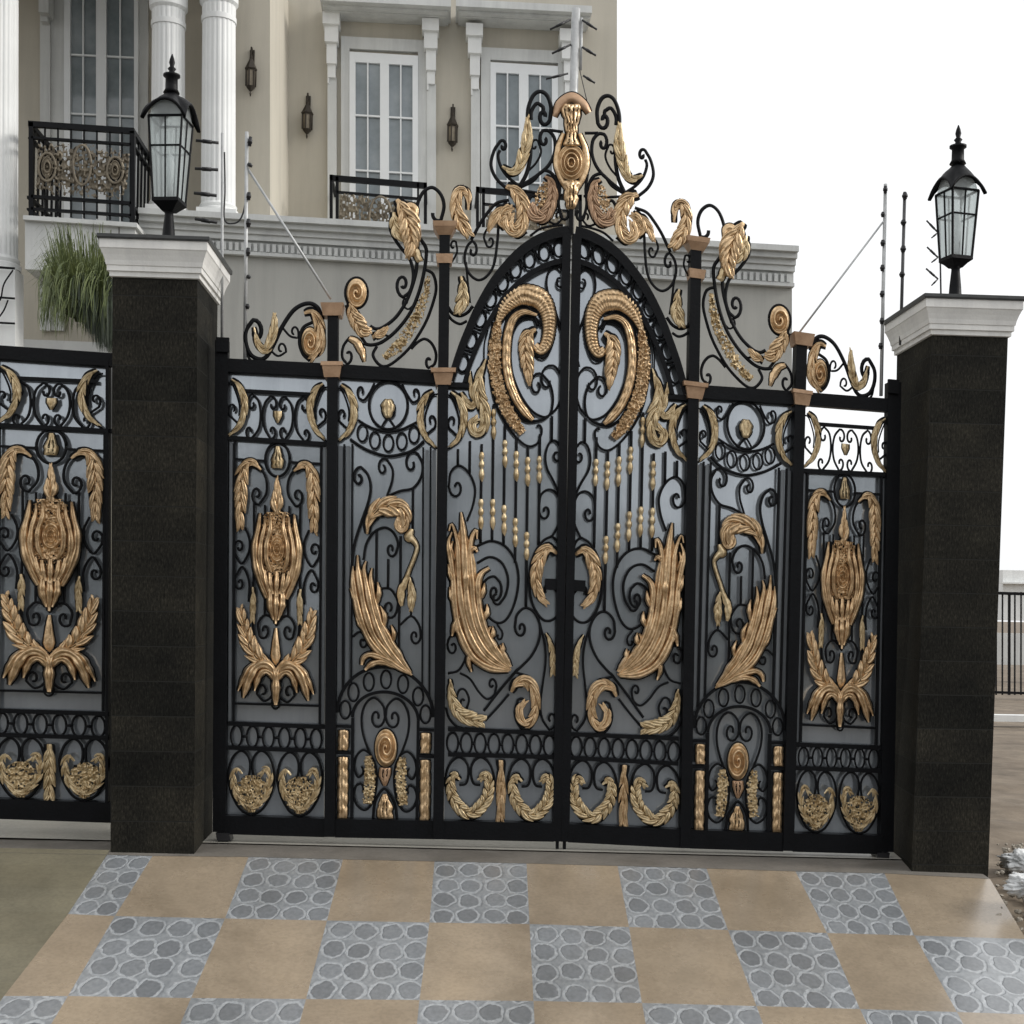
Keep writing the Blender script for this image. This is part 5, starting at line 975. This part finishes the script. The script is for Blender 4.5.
# the two right-hand windows
def rwin(x0, hood, brs, jamb, frame, panes, hb_):
    vq('hood', 'cornice', [(hq(hood[0], hood[2], hood[1], hood[2] + 7, .05), YR - .34, YR), (hq(hood[0] + 2.5, hood[2] + 7, hood[1] - 2.5, hood[2] + 13, .05), YR - .27, YR), (hq(hood[0] + 5, hood[2] + 13, hood[1] - 5, hood[2] + 17.5, .05), YR - .20, YR)])
    for bx, by in brs:
        vq('bracket', 'white', [(hq(bx, by, bx + 17, by + 12, .05), YR - .17, YR), (hq(bx + 2, by + 12, bx + 15.5, by + 30, .05), YR - .135, YR), (hq(bx + 4, by + 30, bx + 14, by + 52, .05), YR - .10, YR), (hq(bx + 5, by + 52, bx + 13, by + 66, .05), YR - .075, YR), (hq(bx + 5, by + 66, bx + 6.6, by + 72, .05), YR - .07, YR - .05)])
        vq('pilaster', 'cornice', [(hq(bx + 5, by + 66.3, bx + 14, by + 220, .05), YR - .05, YR)])
    vq('window_surround', 'cornice', [(hq(jamb[0], jamb[2], jamb[1], jamb[2] + 12, .05), YR - .04, YR), (hq(jamb[0], jamb[2] + 12, frame[0], 300, .05), YR - .04, YR), (hq(frame[2], jamb[2] + 12 + .05 * (frame[2] - jamb[0]), jamb[1], 300, .05), YR - .04, YR)])
    window(frame[0], frame[1], frame[2], frame[3], panes, YR - .004, hb_, .06, proud=.015)
rwin(320, (320, 451, -7), [(322.5, 11), (422, 17.5)], (341, 427, 36), (349.5, 51.5, 418, 260), [(355.5, 380), (389, 412.5)], [114.5, 169.5])
rwin(456, (456, 592, -1), [(466, 22.5), (560, 28)], (481, 570, 47), (490.5, 62, 558, 270), [(496, 519), (528.5, 552)], [125, 180])
# balconies
MT['oldgold'] = pmat('weathered_gilt', (0.23, 0.195, 0.14), 0.55, .3, col2=(0.12, .10, .075), vscale=12)
vq('balcony_slab', 'cornice', [(hq(25, 219.5, 135, 269), 2.7, YP_), (hq(23, 215, 137, 219.3), 2.66, YP_)]); vq('joint', 'bronze', [(hq(67.4, 223.5, 68.2, 268), 2.697, 2.70), (hq(118.6, 227, 119.4, 268), 2.697, 2.70)])
def bpt(x, y, Y): return (x, y)
rl = Buf(); YB = 2.78
for q in [hq(28, 120.5, 134, 126), hq(31, 136, 131, 138.2), hq(31, 194.5, 131, 197.5), hq(31, 207, 131, 209.5), hq(28.5, 122, 33, 218, 0), hq(129.5, 131, 134.5, 226, 0)]: quad_box(rl, q, YB, YB + .035)
for x in (44, 57, 70, 83, 96, 109, 121): quad_box(rl, hq(x, 122 + HS * (x - 28), x + 1.4, 214 + HS * (x - 28), 0), YB + .01, YB + .025)
a0, a1 = at(131, 127.3, YB), at(131, 224, YB)                 # side railing running back to the wall
c0, c1 = at(29, 121, YB), at(29, 216, YB)
for p0, p1 in ((a0, a1), (c0, c1)):
    for f0, f1 in ((0, .05), (.15, .17), (.77, .8), (.90, .92)):
        z0, z1 = p0[2] + (p1[2] - p0[2]) * f1, p0[2] + (p1[2] - p0[2]) * f0; wbox(rl, (p0[0] - .015, YB + .036, z0), (p0[0] + .018, YL - .05, z1))
    for t in range(7): y = YB + .12 + t * .115; wbox(rl, (p0[0] - .006, y, p1[2]), (p0[0] + .008, y + .014, p0[2]))
br = rl.obj('balcony_railing', 'iron', villa)
fo = hg.filigree('gilded_panel', [(37, 168.5), (82, 170.5), (128, 174.5)], [25, 27, 25], .03, 'oldgold', Y=YB - .002, cut=.02, sc=.16); fo.parent = br
b = Buf()
for cx, cy, rx, ry in ((47, 167, 8.5, 14), (82, 165, 9, 20), (115, 170, 8, 13)): hg.tube(b, ell(cx, cy, rx, ry, 30), 2.4, YB - .02)
oo = b.obj('oval_ring', 'oldgold', villa, True); oo.parent = br; oo2 = hg.disc('boss', 47, 167, 6, 11, .03, 2, 'oldgold', Y=YB - .015); oo2.parent = br; oo2 = hg.disc('boss', 115, 170, 5.5, 10, .03, 2, 'oldgold', Y=YB - .015); oo2.parent = br
def balconet(x0, x1, yt, Y):
    b = Buf()
    for q in [hq(x0, yt, x1, yt + 5.5, .083), hq(x0 + 7, yt + 16, x1 - 6, yt + 18, .083), hq(x0, yt, x0 + 3, yt + 60, 0), hq(x0 + 6, yt + 2, x0 + 9, yt + 60, 0), hq(x1 - 3.2, yt + 8, x1, yt + 66, 0), hq(x1 - 10, yt + 8, x1 - 8, yt + 66, 0)]: quad_box(b, q, Y, Y + .035)
    o = b.obj('balcony_railing', 'iron', villa); n = (x0 + x1) / 2
    f = hg.filigree('gilded_panel', [(x0 + 10, yt + 36), (n, yt + 39), (x1 - 10, yt + 42)], [18, 18, 18], .03, 'oldgold', Y=Y + .01, cut=.02, sc=.16); f.parent = o
    b = Buf(); hg.tube(b, ell(n + 2, yt + 42, 11, 20, 30), 2.2, Y - .01); r = b.obj('oval_ring', 'oldgold', villa, True); r.parent = o
    b = Buf(); wl, wr_ = at(x0 + 1.5, yt + 2, Y), at(x1 - 1.5, yt + 10, Y)
    for w in (wl, wr_): wbox(b, (w[0] - .012, Y + .036, w[2] - .02), (w[0] + .012, YR - .05, w[2] + .015))
    r = b.obj('return_bar', 'iron', villa); r.parent = o
balconet(329.5, 427, 174.5, 4.45); balconet(476, 582, 186.5, 4.45)
hb([(cr([(-6, 267), (15, 268.5)]), 2.2, 2.70), (cr([(-6, 297), (15, 298.5)]), 2, 2.70), (cr([(-6, 322.5), (15, 323.5)]), 2, 2.70), (cr([(13, 270), (4, 284), (1, 298), (-2, 302)]), 1.6, 2.70), (cr([(8, 300), (4, 310), (-3, 320)]), 1.6, 2.70)], 'grille')
# ---- wall lanterns
def wall_lantern(x, y0, y1, Y, label):
    c = at(x, (y0 + y1) / 2, Y); sc = float(np.dot(c - CAM, FW)) / FOC; H = y1 - y0; cy = Y - 7.5 * sc; base = np.array([c[0], Y, at(x, y1, Y)[2]]); root = empty('wall_lantern', base, label, 'lantern', 'wall lanterns on the villa')
    z = lambda f: base[2] + H * sc * (1 - f)
    def lathe(pr, seg, nm, mat, smooth=False):
        V, F = [], []
        for r, zz in pr:
            for i in range(seg): a = 2 * math.pi * i / seg + .3; V.append((c[0] + r * sc * math.cos(a), cy + r * sc * math.sin(a), zz))
        for q in range(len(pr) - 1):
            for i in range(seg): F.append((q * seg + i, q * seg + (i + 1) % seg, (q + 1) * seg + (i + 1) % seg, (q + 1) * seg + i))
        F += [tuple(range(seg))[::-1], tuple((len(pr) - 1) * seg + i for i in range(seg))]; mesh_obj(nm, V, F, mat, root, smooth)
    lathe([(.5, z(1)), (1.1, z(.95)), (.8, z(.91)), (2.2, z(.88)), (4.0, z(.84)), (4.6, z(.81))], 8, 'pan', 'bronze'); lathe([(4.1, z(.808)), (4.4, z(.62)), (4.6, z(.5))], 6, 'pane', 'oldgold')
    lathe([(5.6, z(.498)), (6.3, z(.47)), (5.2, z(.43)), (3.6, z(.36)), (2.2, z(.30)), (1.2, z(.27)), (1.4, z(.24)), (.6, z(.20))], 6, 'roof', 'bronze')
    b = Buf()
    for i in range(6):
        a = math.pi / 3 * i + .3; p = (c[0] + 4.8 * sc * math.cos(a), cy + 4.8 * sc * math.sin(a)); wbox(b, (p[0] - .7 * sc, p[1] - .7 * sc, z(.81)), (p[0] + .7 * sc, p[1] + .7 * sc, z(.498)))
    b.obj('cage', 'bronze', root)
    b = Buf(); wbox(b, (c[0] - 2.4 * sc, Y - .012, z(.55)), (c[0] + 2.4 * sc, Y, z(.05)))
    for i in range(8):
        t0, t1 = i / 8, (i + 1) / 8; f = lambda t: (Y - .012 + (cy - Y) * math.sin(t * math.pi / 2), z(.1 - .1 * math.sin(t * math.pi) + .1 * t)); (ya, za), (yb, zb_) = f(t0), f(t1)
        wbox(b, (c[0] - .8 * sc, min(ya, yb), min(za, zb_) - .5 * sc), (c[0] + .8 * sc, max(ya, yb), max(za, zb_) + .8 * sc))
    b.obj('arm', 'bronze', root)
wall_lantern(252, 48, 99, YL, 'bronze wall lantern hanging closest to the fluted white columns'); wall_lantern(308, 94, 141, YR, 'bronze wall lantern between the wall corner and the fully visible window'); wall_lantern(452.5, 105, 154, YR, 'bronze wall lantern on the narrow wall between two hooded windows')

# ------------------------------------------------------------------ electric-fence poles
def rod(b, p, q, r, Y0, Y1=None, sq=False):
    a, c = at(*p, Y0), at(*q, Y0 if Y1 is None else Y1); d = c - a; d /= np.linalg.norm(d); n = np.cross(d, (0.31, 0.91, 0.2)); n /= np.linalg.norm(n); e = np.cross(d, n); K = 8; V = []; s = r * 0.005
    for w in (a, c):
        for i in range(K): t = 2 * math.pi * i / K; V.append(w + (n * math.cos(t) + e * math.sin(t)) * s)
    b.add(V, [(i, (i + 1) % K, K + (i + 1) % K, K + i) for i in range(K)] + [tuple(range(K - 1, -1, -1)), tuple(range(K, 2 * K))])
def fpole(label, parts, ins, Y, mat='poleW'):
    f = at(*parts[0][1], Y); root = empty('electric_fence_pole', f, label, 'fence pole', 'electric fence poles on the gate'); b = Buf()
    for p, q, r in parts[:1]: rod(b, p, q, r, Y)
    b.obj('pole', mat, root, True)
    for p, q, r in parts[1:]:
        b = Buf(); rod(b, p, q, r, Y); b.obj('brace' if r > .5 else 'wire', mat if r > .5 else 'plastic', root, True)
    for p, q, r in ins:
        b = Buf(); rod(b, p, q, r, Y - .012); rod(b, (p[0] + (q[0] - p[0]) * .3, p[1] + (q[1] - p[1]) * .3), (p[0] + (q[0] - p[0]) * .7, p[1] + (q[1] - p[1]) * .7), r * 1.35, Y - .012); b.obj('insulator', 'plastic', root, True)
    return root
r1 = fpole('thin pale fence pole behind the left pillar lamp, with four black insulators pointing left', [((222.3, 133), (222, 345), 1.5)], [((218.5, 142.8), (196, 140.5), 1.5), ((218, 169.8), (195, 168.5), 1.5), ((216.5, 195.6), (194, 193), 1.6), ((217, 222.5), (195, 218.8), 1.6)], .12)
b = Buf(); h = G(r1, IDN, False); h.tube(b, cr([(224.5, 152), (225, 190), (224.5, 219), (233, 223.5), (241, 218), (245.5, 200), (246, 165)]), 1.6, .10); b.obj('wire', 'plastic', r1, True)
fpole('pale fence pole with a long diagonal brace running down to the first gate post', [((246.8, 132), (245, 360), 1.9), ((247, 167.5), (331, 299), 1.35)], [((250.5, 137), (249.5, 146), 1.8), ((248, 163.5), (252, 166.5), 1.6), ((249, 192.5), (248.6, 200), 1.8), ((248.6, 219), (248.4, 227), 1.9), ((248.3, 248), (248, 256), 1.7), ((247, 276), (250.5, 277.5), 1.7), ((247.6, 304), (247.5, 309), 1.6)], .0)
rc = fpole('tall twin fence pole standing up behind the gilt shield, with angled insulators both sides', [((576, 9), (569.5, 240), 4.4), ((581.5, 18), (580.5, 70), 1.6), ((572.5, 18), (571.5, 60), 1.2), ((579, 67), (589, 110), .45)], [((570.5, 19.5), (550, 29.5), 1.1), ((571, 44.5), (552, 53.5), 1.1), ((568, 73.5), (546, 79), 1.0), ((582, 20), (597, 29.5), 1.1), ((582, 47), (596, 55.5), 1.2), ((583, 75.5), (595, 83), 1.1)], .09)
fpole('pale fence pole just before the right pillar, braced diagonally to the outermost gate post', [((885.5, 184), (881, 396), 1.8), ((883, 222), (799, 333), 1.0)], [((885.4, 186), (885.2, 193), 1.7), ((883, 212), (882.6, 217), 1.5), ((883, 240), (882.7, 246), 1.8), ((882.6, 265), (882.3, 271), 1.8), ((882.3, 291), (882, 297), 1.8), ((882, 318), (881.8, 324), 1.8), ((880.6, 343), (880.4, 349), 1.6)], .0)
fpole('dark fence pole rising beside the right pillar cap, without any brace', [((904.8, 192), (900.5, 345), 1.7)], [((905, 193), (904.8, 199), 2.2), ((903.6, 220), (903.4, 225), 2.2), ((903.4, 246), (903, 252), 2.2), ((902.2, 272), (902, 277), 2.2)], .12, 'poleD')
fpole('fence pole half hidden by the right pillar lamp, with forked black insulators', [((939.5, 215), (941, 300), .9)], [((938, 232.5), (926.5, 220.5), .9), ((938, 232.5), (931.5, 238), .7), ((938, 257.5), (927, 247), .9), ((938, 257.5), (931.5, 262.5), .7), ((938, 279), (926, 268.5), .9), ((938, 279), (931.5, 285.5), .7)], .16, 'poleD')

# ------------------------------------------------------------------ plant, right-hand verge
YP = 0.75; rp = at(88, 345, YP); plant = empty('potted_grass', (rp[0], YP, 0), 'tall pot of arching green grass beside the left pillar, below the balcony', 'plant')
b = Buf(); V, F = [], []
for f, r in ((0, .10), (.04, .10), (.9, .15), (1, .16), (1.0, .14), (.97, .13)):
    for i in range(16): a = 2 * math.pi * i / 16; V.append((rp[0] + r * math.cos(a), YP + r * math.sin(a), f * (rp[2] - .12)))
for k in range(5):
    for i in range(16): F.append((k * 16 + i, k * 16 + (i + 1) % 16, k * 16 + 16 + (i + 1) % 16, k * 16 + 16 + i))
F.append(tuple(range(80, 96))); b.add(V, F); b.obj('pot', 'lid', plant)
def blades(n, gen, mat, name):
    b = Buf(); rr = random.Random(11)
    for _ in range(n):
        pts, w, dy = gen(rr); P_ = cr(pts, 5); m = len(P_); yy = YP + np.linspace(0, dy, m) + rr.uniform(-.12, .12); c = at(P_[:, 0], P_[:, 1], yy); tw = rr.uniform(-.7, .7)
        sd = np.array([math.cos(tw), math.sin(tw), 0]) * w * .005; tp = (1 - np.linspace(0, 1, m) ** 2.2)[:, None] * .95 + .05
        b.add(np.concatenate([c - sd * tp, c + sd * tp]), [(i, i + 1, m + i + 1, m + i) for i in range(m - 1)])
    return b.obj(name, mat, plant, True)
def up(r):
    x = r.uniform(64, 108); y = r.uniform(286, 318); lean = (x - 88) * .45 + r.gauss(0, 7); top = r.choice([r.uniform(250, 275), r.uniform(238, 262), r.uniform(255, 285)])
    if r.random() < .12: top = r.uniform(222, 240)
    dr_ = r.uniform(0, 16); return [(88 + (x - 88) * .5, 322), (x - lean * .2, y - 12), (x + lean * .4 - 6, (y + top) / 2), (x + lean * .8 - 10, top), (x + lean * 1.1 - 14 + r.uniform(-6, 4), top + dr_)], r.uniform(.5, 1.0), r.uniform(-.3, .2)
def droop(r):
    x = r.uniform(44, 112); y = r.uniform(262, 300); return [(90 + (x - 90) * .4, 318), (x + 8, y + 6), (x, y), (x - r.uniform(2, 8), y + r.uniform(8, 26)), (x - r.uniform(2, 9), y + r.uniform(26, 44))], r.uniform(.45, .95), r.uniform(-.35, .1)
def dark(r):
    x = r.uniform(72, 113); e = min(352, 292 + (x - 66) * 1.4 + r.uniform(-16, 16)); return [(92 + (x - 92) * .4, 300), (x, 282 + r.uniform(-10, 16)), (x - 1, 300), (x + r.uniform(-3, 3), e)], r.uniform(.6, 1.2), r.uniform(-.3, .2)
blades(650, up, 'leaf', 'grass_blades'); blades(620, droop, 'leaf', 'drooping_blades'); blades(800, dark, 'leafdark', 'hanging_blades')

def flatpt(x, y): return on_flat(np.array(float(x)), np.array(float(y)), -0.03)
p = flatpt(1004, 694); YF = float(p[1]); rail = empty('iron_railing', (p[0], YF, -.03), 'plain black upright-bar railing in the distance at the right edge', 'railing'); b = Buf()
quad_box(b, hq(994, 591.5, 1090, 594.5, .03), YF, YF + .05); b.obj('rail', 'iron', rail); b = Buf(); quad_box(b, hq(994, 691, 1090, 693.5, .03), YF, YF + .05); b.obj('rail', 'iron', rail)
for i in range(16):
    x = 996 + i * 6.2; b = Buf(); quad_box(b, [(x, 592), (x + (2.4 if i % 4 == 2 else 1.2), 592), (x + (2.2 if i % 4 == 2 else 1.0), 695), (x - .2, 695)], YF + .012, YF + .038); b.obj('upright', 'iron', rail)
def wallthing(name, q, d, mat, label, cat):
    Y = d; b = Buf(); quad_box(b, q, Y, Y + .25); o = b.obj(name, mat); tag(o, label, cat); return o
wallthing('boundary_wall', [(960, 632), (1200, 638), (1200, 668), (960, 664)], YF + 6, 'cornice', 'pale boundary wall seen through the distant railing', 'wall')
b = Buf(); quad_box(b, [(1003, 570), (1090, 572), (1090, 622), (1003, 620)], 60, 72); quad_box(b, [(1002, 582), (1091, 584), (1091, 585.5), (1002, 583.5)], 59.6, 60); tag(b.obj('flat_roofed_building', 'white'), 'pale flat-roofed building far off above the distant railing', 'building')
pk = flatpt(1000, 720); k0 = Buf(); wbox(k0, (pk[0] - 3, pk[1], -.05), (pk[0] + 14, pk[1] + .18, .03)); tag(k0.obj('kerb', 'white'), 'low white kerb crossing the dirt beyond the right pillar', 'kerb')
def lump(name, x, y, r, mat, label, cat, seed, sq=.45):
    c = on_flat(np.array(float(x)), np.array(float(y)), -.04); bm_v, F = [], []; n, m = 54, 32
    for i in range(m + 1):
        th = math.pi * i / m
        for k in range(n):
            a = 2 * math.pi * k / n; d = Vector((math.sin(th) * math.cos(a), math.sin(th) * math.sin(a), math.cos(th))); q = 1 + .45 * mn.fractal(d * 1.6 + Vector((seed, 0, 0)), 1, 2, 4) + .5 * abs(mn.noise(d * 3.3 + Vector((seed, 2, 0)))) + .30 * abs(mn.noise(d * 8 + Vector((seed, 0, 4)))) - .15
            bm_v.append((c[0] + d.x * r * q, c[1] + d.y * r * q, max(-.06, c[2] + r * sq * .7 + d.z * r * q * sq)))
    for i in range(m):
        for k in range(n): F.append((i * n + k, i * n + (k + 1) % n, (i + 1) * n + (k + 1) % n, (i + 1) * n + k))
    o = mesh_obj(name, bm_v, F, mat, None, True); tag(o, label, cat); return o
MT['sack'] = pmat('white_sacking', (0.72, 0.73, 0.73), .6, var=.15, vscale=14, bump=.3, bscale=90)
MT['rock'] = pmat('pale_rubble', (0.40, 0.36, 0.30), .9, var=.5, vscale=18, bump=.6, bscale=40)
lump('white_sack', 1024, 868, .10, 'sack', 'crumpled white sack lying in the dirt by the right pillar', 'sack', 1.3)
lump('white_sack', 1030, 892, .10, 'sack', 'smaller white sack half cut off by the right picture edge', 'sack', 5.3)
b = Buf(); rr = random.Random(5)
for _ in range(260):
    x = rr.uniform(994, 1080); y = rr.uniform(838, 915) ; 
    if (y - 878) > (x - 992) * 1.5: continue
    c = on_flat(np.array(x), np.array(y), -.02); c[2] = float(zg(c[0], c[1])) - .025; r = rr.uniform(.004, .02) * (1.5 if rr.random() < .15 else 1); V = []
    for i in range(5):
        for k in range(7): th = math.pi * (i + .2) / 4.4; a = 2 * math.pi * k / 7; q = r * rr.uniform(.7, 1.2); V.append((c[0] + q * math.sin(th) * math.cos(a), c[1] + q * math.sin(th) * math.sin(a), c[2] + r * .4 + q * .7 * math.cos(th)))
    b.add(V, [(i * 7 + k, i * 7 + (k + 1) % 7, i * 7 + 7 + (k + 1) % 7, i * 7 + 7 + k) for i in range(4) for k in range(7)])
o = b.obj('rubble', 'rock'); o['kind'] = 'stuff'; o['label'] = 'loose pale rubble on the dirt'

# unseen trees added across the street, height shaped for the gate sheets' reflection
V, F = [], []; rr = random.Random(9)
for i in range(4200):
    x = rr.uniform(-34, 22); top = (2.6 if 2.6 < x < 6.4 else 4.3) + (.4 if 2.6 < x < 6.4 else 1.2) * mn.noise((x * .25, 0, 3)) + .6 * mn.noise((x * .9, 2, 3)); c = np.array([x, -22 + rr.gauss(0, .9), rr.uniform(-.6, max(.2, top))]); r = rr.uniform(.25, .6)
    a = np.array([rr.gauss(0, 1), rr.gauss(0, 1), rr.gauss(0, 1)]); a /= np.linalg.norm(a); e = np.cross(a, (.3, .5, .8)); e /= np.linalg.norm(e); n = len(V)
    V += [c - a * r, c + e * r * .6, c + a * r, c - e * r * .6]; F.append((n, n + 1, n + 2, n + 3))
o = mesh_obj('added_treeline', V, F, 'leafdark'); o['kind'] = 'stuff'; o['label'] = 'unseen dark trees added across the street for the gate sheet reflections'
# ------------------------------------------------------------------ light
w = bpy.data.worlds.new('World'); SC.world = w; w.use_nodes = True; nt = w.node_tree; bg = nt.nodes['Background']
sky = nt.nodes.new('ShaderNodeTexSky'); sky.sky_type = 'NISHITA'; sky.sun_disc = False
SUN_EL, SUN_AZ = math.radians(30), math.radians(96)
sky.sun_elevation = SUN_EL; sky.sun_rotation = SUN_AZ; sky.dust_density = 5; sky.air_density = 1.0
hs = nt.nodes.new('ShaderNodeHueSaturation'); hs.inputs['Saturation'].default_value = 0.12; hs.inputs['Value'].default_value = 1.0
mix = nt.nodes.new('ShaderNodeMix'); mix.data_type = 'RGBA'; mix.inputs['Factor'].default_value = 0.72; mix.inputs['B'].default_value = (10.6, 10.7, 10.8, 1)
nt.links.new(sky.outputs['Color'], hs.inputs['Color']); nt.links.new(hs.outputs['Color'], mix.inputs['A']); nt.links.new(mix.outputs['Result'], bg.inputs['Color'])
bg.inputs['Strength'].default_value = 0.125
sl = bpy.data.lights.new('sun', 'SUN'); sl.energy = 1.8; sl.angle = math.radians(16); sl.color = (1, .96, .9); so = bpy.data.objects.new('sun', sl); COL.objects.link(so)
sd = Vector((math.sin(SUN_AZ) * math.cos(SUN_EL), math.cos(SUN_AZ) * math.cos(SUN_EL), math.sin(SUN_EL)))
so.rotation_euler = (-sd).to_track_quat('-Z', 'Y').to_euler(); so.location = (4, -6, 8)
vs = SC.view_settings; vs.view_transform = 'Standard'; vs.look = 'None'; vs.gamma = 1; vs.exposure = 0; vs.use_curve_mapping = False
